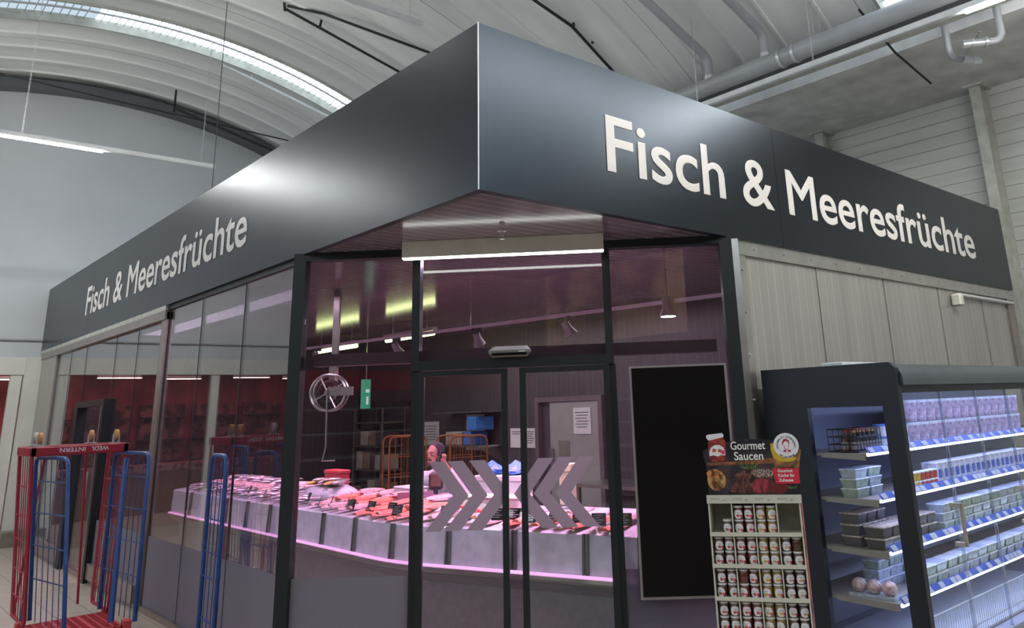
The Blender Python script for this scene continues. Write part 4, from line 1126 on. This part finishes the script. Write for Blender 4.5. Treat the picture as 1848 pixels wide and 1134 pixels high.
art('printed_steak', [(-.125, 1.345), (-.118, 1.395), (-.10, 1.43), (-.06, 1.452), (.0, 1.46), (.06, 1.455), (.10, 1.44), (.125, 1.41), (.135, 1.375), (.12, 1.345), (.06, 1.338), (-.06, 1.337)], MP('print_crust', (.015, .008, .008), (.20, .07, .05), 45), .0014)
art('printed_steak', [(-.11, 1.352), (-.113, 1.39), (-.095, 1.42), (-.06, 1.428), (-.025, 1.41), (-.012, 1.37), (-.02, 1.342), (-.08, 1.340)], MP('print_slice', (.03, .01, .01), (.20, .06, .045), 60, .4, .6, (1, 1, .35)), .0018)
art('printed_steak', [(-.005, 1.342), (-.008, 1.38), (.01, 1.408), (.05, 1.415), (.085, 1.40), (.10, 1.37), (.085, 1.345), (.04, 1.338)], MP('print_rare', (.10, .008, .015), (.34, .035, .05), 60, .4, .62, (1, 1, .35)), .0020)
art('printed_crust', ell(.055, 1.44, .06, .022, 20, -.3, .15), MP('print_pepper', (.03, .015, .015), (.55, .42, .34), 170, .47, .55), .0022)
art('printed_sauce', ell(.135, 1.365, .045, .03, 16, 0, .15), M('print_sauce', (.13, .014, .012), .4), .0016)
mb = D()
r5 = random.Random(5)
for (cx, cz, n, sp) in ((-.01, 1.462, 34, .06), (.2, 1.36, 14, .03)):
    for i in range(n):
        a = r5.uniform(.1, PI - .1); L = sp * r5.uniform(.5, 1.1); bx = cx + r5.uniform(-.04, .04) * (sp / .06)
        x2, z2 = bx + L * math.cos(a) * .8, cz + L * math.sin(a) * .75
        mb.prism([(bx, cz), (bx + .003, cz), (x2, z2)], -.0026, -.0022)
mb.build('printed_herb', M('print_herb', (.18, .30, .06), .5, 0, .4, 80), h)
art('red_box', [(.118, 1.385), (.242, 1.385), (.243, 1.462), (.105, 1.462)], M('print_red', (.62, .02, .05), .45), .0030)
art('printed_jar', [(-.225, 1.52), (-.215, 1.505), (-.19, 1.5), (-.15, 1.505), (-.135, 1.52), (-.132, 1.61), (-.145, 1.625), (-.215, 1.62), (-.228, 1.60)], MP('print_jar', (.16, .015, .012), (.36, .05, .035), 30), .0035)
art('printed_lid', [(-.232, 1.625), (-.222, 1.612), (-.14, 1.628), (-.138, 1.64), (-.146, 1.65), (-.225, 1.643), (-.234, 1.636)], PAPER, .0040)
art('printed_label', [(-.222, 1.530), (-.2, 1.535), (-.18, 1.528), (-.16, 1.535), (-.138, 1.533), (-.134, 1.553), (-.145, 1.575), (-.165, 1.588), (-.19, 1.588), (-.212, 1.575), (-.222, 1.553)], PAPER, .0042)
art('printed_dot', ell(-.195, 1.56, .012, .010, 10), M('print_tomato', (.55, .12, .05), .5), .0046)
art('printed_dot', ell(-.165, 1.558, .012, .010, 10), MATS['print_tomato'], .0046)
art('printed_dot', ell(-.148, 1.55, .012, .012, 10), M('print_pink', (.7, .06, .16), .5), .0048)
art('seal', ell(.19, 1.578, .066, .064, 32), PAPER, .0050)
art('seal_ring', ell(.19, 1.578, .041, .040, 28), M('print_ring', (.42, .38, .36), .6), .0053)
art('seal_centre', ell(.19, 1.578, .0395, .0385, 28), PAPER, .0056)
# plain head emblem in the seal
pr = M('print_dark_red', (.40, .02, .05), .5)
art('seal_emblem', [(.172, 1.575), (.17, 1.595), (.178, 1.610), (.195, 1.613), (.207, 1.603), (.208, 1.585), (.204, 1.578), (.203, 1.592), (.196, 1.6), (.182, 1.598), (.176, 1.588)], pr, .0060)
art('seal_emblem', [(.178, 1.578), (.18, 1.563), (.19, 1.555), (.2, 1.563), (.203, 1.578), (.2005, 1.578), (.198, 1.565), (.19, 1.5585), (.183, 1.565), (.181, 1.578)], pr, .0060)
art('seal_emblem', [(.172, 1.552), (.185, 1.558), (.19, 1.545), (.176, 1.546)], pr, .0060)
art('seal_emblem', [(.194, 1.545), (.2, 1.558), (.214, 1.552), (.21, 1.546)], pr, .0060)
def ringtext(body, a0, a1, r, size, flip=False):
    n = len(body)
    for i, ch in enumerate(body):
        if ch == ' ': continue
        a = a0 + (a1 - a0) * i / (n - 1)
        c = Vector((.19 + r * math.cos(a), -.0058, 1.578 + r * math.sin(a)))
        up = Vector((math.cos(a), 0, math.sin(a))) * (-1 if flip else 1); rt = Vector((math.sin(a), 0, -math.cos(a))) * (-1 if flip else 1)
        org = DM @ (c - rt * size * .3 - up * size * .35)
        R3 = DM.to_3x3()
        text('seal_text', ch, org, R3 @ rt, R3 @ up, size * (.25 if ch in 'itlf' else .6), INK, h, size * .7, .01, .0006)
ringtext('Genießen mit Leidenschaft', math.radians(195), math.radians(-15), .0475, .012)
ringtext('Wolfram Berge', math.radians(232), math.radians(308), .0575, .012, True)
R3 = DM.to_3x3(); rx = R3 @ Vector((1, 0, 0))
def dtext(name, body, x, z, w, hgt, y=.0035, bold=.012, mat=None): text(name, body, DP(x, -y, z), rx, (0, 0, 1), w, mat or M('print_white', (.82, .8, .76), .5), h, hgt, bold, .0006)
dtext('title_text', 'Gourmet', -.105, 1.562, .185, .042)
dtext('title_text', 'Saucen', -.09, 1.508, .155, .042)
for i, s_ in enumerate(('Gourmet', 'Küche für', 'Zuhause')): dtext('box_text', s_, .133, 1.443 - i * .0235, (.078, .086, .076)[i], .0155, .0042, .02)
# jars
JG = {}
def jar(kind, content, pic):
    t = thing('sauce_jar', 'jar', 'jar')
    g = MB().lathe([(.024, 0), (.0265, .003), (.0265, .045), (.025, .052), (.0225, .056)], 16).build('glass_body', M('jar_' + kind, content, .25, 0, .3, 60, coat=.5), t, True)
    MB().lathe([(.0235, .0575), (.0255, .058), (.0255, .066), (.024, .068)], 16).build('lid', M('jar_lid', (.62, .60, .58), .35), t, True)
    mb = MB(); n = 12; R = .0268
    def wrap(poly, r):
        mb = MB(); mb.add([(r * math.sin(x / R), -r * math.cos(x / R), z) for x, z in poly], [tuple(range(len(poly)))]); return mb
    def strip(x0, x1, zb, zt, r, name, mt, par):
        mb = MB(); n = 8; vs = []
        for i in range(n + 1):
            u = i / n; x = x0 + (x1 - x0) * u; e = math.sqrt(max(0, 1 - (2 * u - 1) ** 2)) ** .7; zc = (zb + zt) / 2
            vs += [(r * math.sin(x / R), -r * math.cos(x / R), zc - (zc - zb) * e), (r * math.sin(x / R), -r * math.cos(x / R), zc + (zt - zc) * e)]
        mb.add(vs, [(2 * i, 2 * i + 2, 2 * i + 3, 2 * i + 1) for i in range(n)]); return mb.build(name, mt, par)
    lb = strip(-.025, .025, .004, .048, .0271, 'label', PAPER, t)
    strip(-.010, .008, .012, .026, .0275, 'label_picture', M('pic_' + kind, pic, .5, 0, .5, 200), lb)
    strip(.009, .022, .010, .023, .0277, 'label_dot', MATS['print_pink'], lb)
    strip(-.008, .006, .032, .0345, .0275, 'label_print', M('label_ink', (.2, .18, .17), .6), lb)
    return t
JK = {'brown': jar('brown', (.10, .045, .02), (.4, .12, .05)), 'red': jar('red', (.13, .028, .015), (.62, .1, .06)), 'yellow': jar('yellow', (.24, .15, .03), (.7, .38, .05)), 'dark': jar('dark', (.07, .03, .015), (.5, .4, .2))}
jused = {}
cols = ('brown', 'red', 'yellow', 'dark')
adj = {'brown': 'brown gravy', 'red': 'red tomato', 'yellow': 'yellow curry', 'dark': 'dark pepper'}
ordn = ('first', 'second', 'third', 'fourth', 'fifth', 'sixth', 'seventh', 'eighth')
for r, z in enumerate(shz[:4]):
    for c in range(4):
        for k in range(2):
            for lv in range(2):
                if r == 0 and (c == 3 or (c == 0 and not (k == 1 and lv == 0))): continue
                kd = cols[c] if not (r == 0 and c == 1 and k == 0 and lv == 0) else 'dark'
                o = JK[kd] if kd not in jused else dup(JK[kd]); jused[kd] = 1
                x = DX0 + .008 + cw * c + cw * (.26 + .48 * k)
                turn = 2.6 if (r, c, k, lv) in ((1, 3, 1, 1), (2, 1, 0, 1)) else rnd.uniform(-.35, .35)
                m = DM @ Matrix.Translation((x, .036, z + .0065 + lv * .0687)) @ Matrix.Rotation(turn, 4, 'Z')
                o.matrix_basis = m
                o['label'] = 'white-lidded sauce jar, %s shelf from the top, %s layer, %s from the left' % (ordn[r], 'upper' if lv else 'lower', ordn[c * 2 + k])
                o['group'] = 'sauce jars on the cardboard display'

# ------------------------------------------------------------------ refrigerated cabinet on the right
FZ = 2.03; FX = 2.55; FX1 = 7.2; FY0, FY1 = -1.1, -.06
NAVY = M('cabinet_anthracite', (.012, .017, .023), .42, .2, .1, 3)
CABW = M('cabinet_inner', (.25, .27, .34), .5, 0, .05)
t = thing('refrigerated_cabinet', 'dark refrigerated cabinet with glass doors and lit shelves along the metal wall', 'cabinet', ((FX + FX1) / 2, -.6, 0))
CAB = t
mb = MB()
mb.prism([(FY0, 0), (FY0 - .0, FZ - .04), (FY0 + .04, FZ), (FY1, FZ), (FY1, 0), (-.42, 0), (-.42, 1.75), (-.98, 1.75), (-.98, 0)], FX, FX + .05, 'yz')
mb.build('end_panel', NAVY, t)
MB().box(FX + .02, FX + .03, -.98, -.42, .1, 1.75).build('end_window', GLASST, t)
MB().box(FX + .05, FX1, FY1 - .05, FY1, 0, FZ).build('back_panel', CABW, t)
MB().box(FX + .05, FX1, -1.02, FY1 - .05, FZ - .05, FZ - .01).build('roof', NAVY, t)
n = 8
mb = MB(); arcp = [(-1.02, FZ - .01)] + [(-1.02 - .10 * math.sin(PI / 2 * i / n), FZ - .12 + .11 * math.cos(PI / 2 * i / n)) for i in range(n + 1)] + [(-1.12, FZ - .15), (-1.02, FZ - .15)]
mb.prism(arcp, FX + .05, FX1, 'yz'); mb.build('cornice', M('cornice_grey', (.07, .085, .1), .35, .3), t, True)
MB().box(FX + .05, FX1, -1.09, -1.05, FZ - .2, FZ - .15).build('door_track', NAVY, t)
MB().box(FX + .05, FX1, -1.1, FY1 - .05, 0, .22).build('base', CABW, t)
for k in range(7):
    x0 = FX + .06 + k * .62
    MB().box(x0, x0 + .61, -1.075, -1.068, .25, FZ - .2).build('door_glass', GLASST, t)
    MB().box(x0 - .009, x0 + .009, -1.08, -1.062, .22, FZ - .2).build('door_stile', glass('clear_stile', (.80, .86, .95), 1.5, .15, 4), t)
    if k in (0, 2, 4):
        xh = x0 + .53
        MB().box(xh - .01, xh + .01, -1.15, -1.13, .83, 1.1).box(xh - .02, xh + .02, -1.14, -1.07, .83, .855).box(xh - .02, xh + .02, -1.14, -1.07, 1.075, 1.1).build('door_handle', M('handle_beige', (.42, .36, .28), .35, .5), t)
SZ = [1.445, 1.155, .84, .54]
TAGB = M('tag_blue', (.03, .08, .42), .5); TAGW = M('tag_white', (.40, .42, .5), .5)
for k, z in enumerate(SZ):
    y0 = (-.80, -.85, -.87, -.90)[k]
    s_ = MB().box(FX + .06, FX1, y0, -.2, z - .02, z).build('shelf', M('shelf_beige', (.3, .27, .24), .5, .2), t)
    MB().box(FX + .06, FX1, y0 - .005, y0 + .008, z - .018, z + .002).build('light_strip', SHELFLED, s_)
    MB().add([(FX + .06, y0 - .012, z + .0), (FX1, y0 - .012, z + .0), (FX1, y0 + .014, z + .04), (FX + .06, y0 + .014, z + .04)], [(0, 1, 2, 3)]).build('price_rail', TAGB, s_)
    MB().prism([(y0 + .02, z - .045), (y0 + .02, z - .0205), (-.45, z - .0205), (-.45, z - .03)], FX + .06, FX + .075, 'yz').build('shelf_bracket', M('shelf_beige', (.3, .27, .24)), s_)
    mb = MB(); x = FX + .08
    while x < FX1 - .1:
        w = rnd.choice((.07, .07, .09))
        mb.add([(x, y0 - .0135, z + .005), (x + w, y0 - .0135, z + .005), (x + w, y0 + .0095, z + .036), (x, y0 + .0095, z + .036)], [(0, 1, 2, 3)]); x += w + rnd.choice((.012, .09, .12))
    mb.build('price_label', TAGW, s_)
    area('shelf_lamp', ((FX + FX1) / 2, y0 + .06, z - .03), (FX1 - FX - .2, .04), 12, (.42, .50, 1))
area('cabinet_lamp', ((FX + FX1) / 2, -.98, FZ - .17), (FX1 - FX - .2, .04), 26, (.46, .55, 1), (.4, 0, 0))
# goods in the cabinet
def tub(name, r, h, mt, lid, cat='tub'):
    t = thing(name, 'x', cat)
    MB().lathe([(r * .85, 0), (r, h * .88)], 14).build('tub_body', mt, t, True)
    MB().lathe([(r * 1.05, h * .88), (r * 1.05, h), (r * .95, h + .003)], 14).build('lid', lid, t, True)
    return t
def tray(name, w, d, h, mt, lid):
    t = thing(name, 'x', 'tray')
    MB().add([(-w * .42, -d * .42, 0), (w * .42, -d * .42, 0), (w * .42, d * .42, 0), (-w * .42, d * .42, 0), (-w / 2, -d / 2, h), (w / 2, -d / 2, h), (w / 2, d / 2, h), (-w / 2, d / 2, h)],
             [(0, 3, 2, 1), (4, 5, 6, 7), (0, 1, 5, 4), (1, 2, 6, 5), (2, 3, 7, 6), (3, 0, 4, 7)]).build('tray_body', mt, t)
    MB().bbox(-w / 2 - .004, w / 2 + .004, -d / 2 - .004, d / 2 + .004, h, h + .01, .003).build('lid', lid, t)
    return t
def bottle(mt, cap):
    t = thing('small_bottle', 'x', 'bottle')
    MB().lathe([(.028, 0), (.03, .005), (.03, .09), (.014, .115), (.014, .13)], 12).build('bottle_body', mt, t, True)
    MB().lathe([(.017, .13), (.017, .155)], 12).build('cap', cap, t, True)
    MB().lathe([(.0305, .02), (.0305, .07)], 12).build('label', M('bottle_label', (.35, .3, .3), .5, 0, .5, 90), t, True)
    return t
CL = M('clear_plastic', (.40, .45, .5), .2, 0, .25, 25); DKT = M('dark_tray', (.05, .045, .05), .35); WP = M('white_plastic', (.6, .62, .66), .4)
PR = {'bottle': bottle(DARK, M('cap_orange', (.6, .3, .15), .5)), 'bottle_red': bottle(M('bottle_brown', (.12, .03, .02), .3), M('cap_red', (.35, .03, .03), .5)),
      'cup_y': tub('dip_cup', .032, .055, M('dip_yellow', (.6, .36, .06), .35), WP), 'cup_r': tub('dip_cup', .032, .055, M('dip_red', (.42, .04, .03), .35), WP),
      'clear': tray('clear_tray', .17, .12, .05, CL, M('clear_lid', (.55, .6, .68), .15, 0, .2, 20)), 'dark': tray('dark_tray', .12, .14, .06, DKT, M('tray_label', (.42, .34, .28), .4, 0, .5, 30)),
      'clear2': tray('clear_tray', .17, .12, .05, M('pale_green_plastic', (.30, .38, .30), .3, 0, .4, 30), M('white_lid', (.6, .62, .62), .3, 0, .3, 30)),
      'white': tub('white_tub', .05, .08, WP, M('tub_lid_blue', (.10, .2, .5), .4)), 'carton': None, 'bigtub': tub('ice_cream_tub', .075, .16, M('tub_pattern', (.42, .32, .42), .5, 0, .6, 25), WP),
      'egg': None}
t0 = thing('goods_carton', 'x', 'box'); MB().bbox(-.045, .045, -.06, .06, 0, .15, .004).build('carton_body', M('carton_print', (.5, .5, .56), .5, 0, .5, 18), t0); MB().box(-.03, .03, -.0615, -.06, .04, .1).build('label', TAGB, t0); PR['carton'] = t0
t0 = thing('wrapped_pack', 'x', 'food pack'); mb = MB()
MB().box(-.16, .16, -.055, .055, 0, .02).build('tray', CL, t0)
for i in range(3): MB().ball((-.105 + .105 * i, 0, .062), (.05, .048, .046), 16, 10).build('round_piece', M('wrapped_ball', (.55, .38, .36), .4, 0, .5, 40), t0, True)
PR['egg'] = t0
gused = {}
def stock(kind, x, y, z, label, group, rz=0):
    pr = PR[kind]; o = pr if kind not in gused else dup(pr); gused[kind] = 1
    place(o, (x, y, z), rz, label, group)
OV = ('top', 'second', 'third', 'lowest')
def row(kind, k, x0, x1, step, y, zs, what):
    i = 0; x = x0
    while x < x1:
        for j, dz in enumerate(zs):
            stock('clear2' if kind == 'clear' and rnd.random() < .4 else kind, x, y, SZ[k] + .001 + dz, '%s, %s cabinet shelf, %s from left%s' % (what, OV[k], ORD[i], ', %s layer' % ORD[j] if len(zs) > 1 else ''), '%s on the %s cabinet shelf' % (what, OV[k]), rnd.uniform(-.06, .06))
        x += step; i += 1
t = thing('bottle_crate', 'black wire crate holding dark sauce bottles on the top cabinet shelf', 'crate', (2.8, -.6, SZ[0]))
mb = MB()
for z in (.003, .05, .10, .15):
    for a, b in (((2.64, -.72), (2.98, -.72)), ((2.64, -.5), (2.98, -.5)), ((2.64, -.72), (2.64, -.5)), ((2.98, -.72), (2.98, -.5))):
        mb.tube([(a[0], a[1], SZ[0] + z + .004), (b[0], b[1], SZ[0] + z + .004)], .004, 4)
for i in range(9): mb.tube([(2.64 + .0425 * i, -.72, SZ[0] + .004), (2.64 + .0425 * i, -.72, SZ[0] + .155)], .003, 4)
for i in range(6): mb.tube([(2.64, -.72 + .044 * i, SZ[0] + .004), (2.64, -.72 + .044 * i, SZ[0] + .155)], .003, 4)
mb.build('wire_frame', DARK, t)
row('bottle', 0, 2.68, 2.98, .066, -.68, (0,), 'dark sauce bottle in front crate row')
row('bottle_red', 0, 2.68, 2.98, .066, -.61, (0,), 'brown sauce bottle in middle crate row')
row('white', 0, 3.1, 3.5, .11, -.66, (0, .086), 'blue-lidded white tub')
row('bigtub', 0, 3.65, 5.9, .165, -.62, (0, .168), 'large patterned tub')
row('clear', 1, 2.72, 3.05, .19, -.62, (0, .062, .124), 'clear tray left of dip cups')
row('cup_y', 1, 3.17, 3.34, .07, -.78, (0, .062), 'yellow dip cup')
row('cup_r', 1, 3.38, 3.62, .07, -.78, (0, .062), 'red dip cup')
row('carton', 1, 3.76, 5.6, .105, -.70, (0,), 'upright pale carton')
row('dark', 2, 2.70, 3.0, .13, -.76, (0, .072), 'dark tray by the end window')
row('dark', 2, 2.72, 3.0, .13, -.58, (0, .072, .144), 'dark tray in back stack')
row('dark', 2, 3.1, 3.5, .13, -.70, (0, .072), 'dark labelled tray')
row('clear', 2, 3.7, 5.7, .185, -.74, (0, .062, .124), 'clear tray behind the doors')
row('clear', 3, 2.98, 3.6, .185, -.56, (0, .062, .124), 'clear tray in tall back stack')
row('clear', 3, 3.25, 5.8, .185, -.76, (0, .062), 'clear front tray')
stock('egg', 2.70, -.68, SZ[3] + .001, 'clear pack of three wrapped round pieces by the end window, lowest shelf', 'wrapped packs on the lowest cabinet shelf', PI / 2)
# lower wire baskets
t = thing('wire_basket', 'white wire basket at the bottom of the refrigerated cabinet', 'basket', (4, -.7, .22))
mb = MB()
x = FX + .1
while x < 5.6:
    mb.tube([(x, -1.02, .24), (x, -1.02, .46)], .003, 4); x += .035
for z in (.3, .46): mb.tube([(FX + .1, -1.02, z), (5.6, -1.02, z)], .005, 5)
mb.build('front_grid', M('wire_white', (.5, .53, .58), .4), t)
MB().box(FX + .1, 5.6, -1.0, -.25, .225, .24).build('basket_floor', MATS['wire_white'], t)
# lamp housing on the cabinet roof
t = thing('cabinet_top_light', 'flat white lamp housing lying on top of the refrigerated cabinet', 'lamp', (2.9, -.5, FZ))
MB().bbox(2.75, 3.5, -.62, -.45, FZ, FZ + .03, .005).build('housing', M('pale_housing', (.62, .68, .7), .4), t)
MB().box(2.80, 3.45, -.60, -.47, FZ + .03, FZ + .034).build('cover', ALU, t)

# ------------------------------------------------------------------ roll containers at the left front
def side_panel(name, lab, p0, p1, z0, z1, mt, parent=None, cat='cage panel', lean=(0, 0), nv=6, hz=(.25, .45, .65, .85), r=.016, par_round=True):
    """mesh side: p0, p1 = foot points (x,y); lean = xy shift of the top"""
    p0, p1 = Vector((*p0, 0)), Vector((*p1, 0)); ln = Vector((*lean, 0))
    def Q(u, v): return p0 + (p1 - p0) * u + ln * v + Vector((0, 0, z0 + (z1 - z0) * v))
    L = (p1 - p0).length; cu = .07 / L; cv = .07 / (z1 - z0)
    o = parent or thing(name, lab, cat, tuple((p0 + p1) / 2 + Vector((0, 0, z0))))
    mb = MB(); mb.tube([Q(0, 0), Q(0, 1 - cv), Q(cu * .3, 1 - cv * .3), Q(cu, 1), Q(1 - cu, 1), Q(1 - cu * .3, 1 - cv * .3), Q(1, 1 - cv), Q(1, 0)], r, 10)
    mb.build('frame_tube', mt, o, True)
    mb = MB()
    for i in range(1, nv + 1): u = i / (nv + 1); mb.tube([Q(u, 0), Q(u, 1)], .004, 5)
    mb.build('wire_grid', mt, o)
    mb = MB()
    for v in hz: mb.tube([Q(0, v), Q(1, v)], .006, 6)
    mb.build('cross_wire', mt, o)
    return o
# inverted red container
t = thing('inverted_roll_container', 'red roll container turned upside down, its wheels on top', 'roll container', (-.8, 5.35, .18))
X0, X1, Y0, Y1 = -1.2, -.42, 5.0, 5.66
b_ = MB()
b_.bbox(X0, X1, Y0, Y0 + .04, 1.56, 1.64, .008).bbox(X0, X1, Y1 - .04, Y1, 1.56, 1.64, .008).bbox(X0, X0 + .05, Y0, Y1, 1.56, 1.64, .008).bbox(X1 - .05, X1, Y0, Y1, 1.56, 1.64, .008)
base = b_.build('base_frame', RED, t)
mb = MB()
for i in range(1, 9): x = X0 + (X1 - X0) * i / 9; mb.box(x - .008, x + .008, Y0 + .04, Y1 - .04, 1.575, 1.59)
mb.build('base_slats', RED, t)
text('lettering_word', 'WEDL', (X1 - .17, Y0 - .001, 1.622), (-1, 0, 0), (0, 0, -1), .145, PAPER, base, .036, .01, .0015)
text('lettering_word', 'INTERN', (X1 - .36, Y0 - .001, 1.622), (-1, 0, 0), (0, 0, -1), .20, PAPER, base, .036, .01, .0015)
for i, (x, y) in enumerate(((X0 + .07, Y0 + .08), (X1 - .1, Y0 + .08), (X0 + .12, Y1 - .08), (X1 - .2, Y1 - .08))):
    mt = WHEELW if i == 2 else WHEEL
    w = MB().tube([(x - .014, y, 1.715), (x + .014, y, 1.715)], .05, 18).build('wheel', mt, t, True)
    MB().box(x - .026, x - .018, y - .02, y + .02, 1.64, 1.725).box(x + .018, x + .026, y - .02, y + .02, 1.64, 1.725).box(x - .04, x + .04, y - .04, y + .04, 1.64, 1.648).build('wheel_fork', ALU, w)
for x in (X0 + .02, X1 - .02):
    bx = x + (.11 if x < -.8 else .0)
    mb = MB()
    mb.tube([(x, Y0 + .03, 1.56), (bx, Y0 + .03, .24), (bx, Y0 + .06, .2), (bx, Y1 - .06, .2), (bx, Y1 - .03, .24), (x, Y1 - .03, 1.56)], .015, 8)
    mb.build('side_frame', RED, t, True)
    mb = MB()
    for i in range(1, 6): y = Y0 + .03 + (Y1 - Y0 - .06) * i / 6; mb.tube([(bx, y, .2), (x, y, 1.56)], .0045, 5)
    for z in (.38, .6, .85, 1.05, 1.3): xx = bx + (x - bx) * (z - .2) / 1.36; mb.tube([(xx, Y0 + .03, z), (xx, Y1 - .03, z)], .006, 5)
    mb.build('wire_grid', RED, t)
mb = MB()
for x in (X0 + .14, X1 - .14): mb.tube([(x, Y1 - .05, .2), (x + (.08 if x < -.8 else -.08), Y1 - .05, 1.56)], .011, 8)
mb.build('back_brace', RED, t, True)
# upright container with red lattice deck and blue sides
t = thing('roll_container', 'upright roll container with red lattice deck and blue mesh sides', 'roll container', (-.72, 4.85, 0))
A0, A1, B0, B1, dz = -1.05, -.44, 4.5, 5.22, .17
mb = MB().box(A0, A1, B0, B0 + .02, dz - .09, dz).box(A0, A1, B1 - .02, B1, dz - .06, dz).box(A0, A0 + .02, B0, B1, dz - .06, dz).box(A1 - .02, A1, B0, B1, dz - .06, dz)
n = 9
for i in range(1, n): x = A0 + (A1 - A0) * i / n; mb.box(x - .007, x + .007, B0, B1, dz - .008, dz)
for i in range(1, 16): y = B0 + (B1 - B0) * i / 16; mb.box(A0, A1, y - .005, y + .005, dz - .008, dz - .001)
for i in (3, 6): x = A0 + (A1 - A0) * i / n; mb.box(x - .014, x + .014, B0, B1, dz - .012, dz + .001)
deck = mb.build('deck', REDP, t)
text('lettering_word', 'WEDL', (A0 + .1, B0 - .001, dz - .052), (1, 0, 0), (0, 0, 1), .15, PAPER, deck, .033, .01, .0015)
text('lettering_word', 'INTERN', (A0 + .30, B0 - .001, dz - .052), (1, 0, 0), (0, 0, 1), .21, PAPER, deck, .033, .01, .0015)
for (x, y) in ((A0 - .03, B0 + .0), (A1 + .02, B0 + .0), (A0 - .03, B1 - .06), (A1 + .02, B1 - .06)):
    MB().bbox(x - .03, x + .04, y - .01, y + .06, dz - .09, dz + .04, .01).build('corner_block', REDP, t)
for (x, y) in ((A0 + .08, B0 + .08), (A1 - .08, B0 + .08), (A0 + .08, B1 - .08), (A1 - .08, B1 - .08)):
    MB().tube([(x - .014, y, .05), (x + .014, y, .05)], .05, 16).box(x - .02, x + .02, y - .02, y + .02, .098, .11).build('wheel', WHEEL, t, True)
def sub(name_, *a, **k):
    side_panel(None, None, *a, parent=t, **k)
sub('', (-.88, 4.50), (-1.0, 5.22), .2, 1.54, BLUE, lean=(-.08, .22), nv=5, r=.017)
sub('', (-.38, 4.42), (-.47, 5.20), .2, 1.55, BLUE, lean=(-.0, .05), nv=6, r=.018)
MB().tube([(-.53, 4.55, .2), (-.47, 4.86, 1.45), (-.46, 4.88, 1.5)], .024, 10).build('folded_post', BLUE, t, True)
MB().tube([(-1.06, 5.2, .2), (-1.1, 5.3, 1.52)], .014, 8).build('corner_post', BLUE, t, True)
# blue panel by the glass on the right
side_panel('cage_side_panel', 'narrow blue mesh panel standing alone before the side glass', (-.15, 3.22), (-.13, 3.62), .0, 1.535, BLUE, nv=3, r=.018, hz=(.2, .4, .52, .68, .86))

# ------------------------------------------------------------------ hall things seen in reflections
t = thing('food_banner', 'large food banner hanging in the hall behind the photographer', 'banner', (-6, -7.5, 3.4))
MB().box(-8.5, -4.2, -7.55, -7.5, 3.2, 5.2).build('cloth', MP('banner_print', (.10, .03, .04), (.55, .32, .18), 1.1), t)
MB().tube([(-8.5, -7.52, 5.22), (-4.2, -7.52, 5.22)], .03, 8).build('pole', ALU, t)
t = MB().box(-9.8, -9.6, -8, 6, 2.3, 2.7).build('market_band', M('band_red', (.42, .04, .05), .5)); tag(t, 'red sign band over the opposite aisle', 'sign band')
t = MB().box(-2, 6, -9.8, -9.6, 2.3, 2.7).build('market_band', M('band_red', (.42, .04, .05), .5)); tag(t, 'red sign band over the aisle behind the photographer', 'sign band')
def hall_rack(x0, x1, y0, y1, lab):
    t = thing('goods_rack', lab, 'rack', ((x0 + x1) / 2, (y0 + y1) / 2, 0))
    for z in (.1, .55, 1.0, 1.45, 1.9): MB().box(x0, x1, y0, y1, z, z + .04).build('shelf', M('rack_grey', (.3, .3, .3), .5), t)
    MB().box(x0, x1, y0, y0 + .03, 0, 2.2) .build('back_panel', M('rack_back', (.16, .13, .12), .7, 0, .6, 3), t)
    return t
hall_rack(-6.5, 2, -7.4, -6.8, 'long goods rack behind the photographer')
hall_rack(-9.4, -8.8, -6, 8, 'goods rack along the opposite aisle')
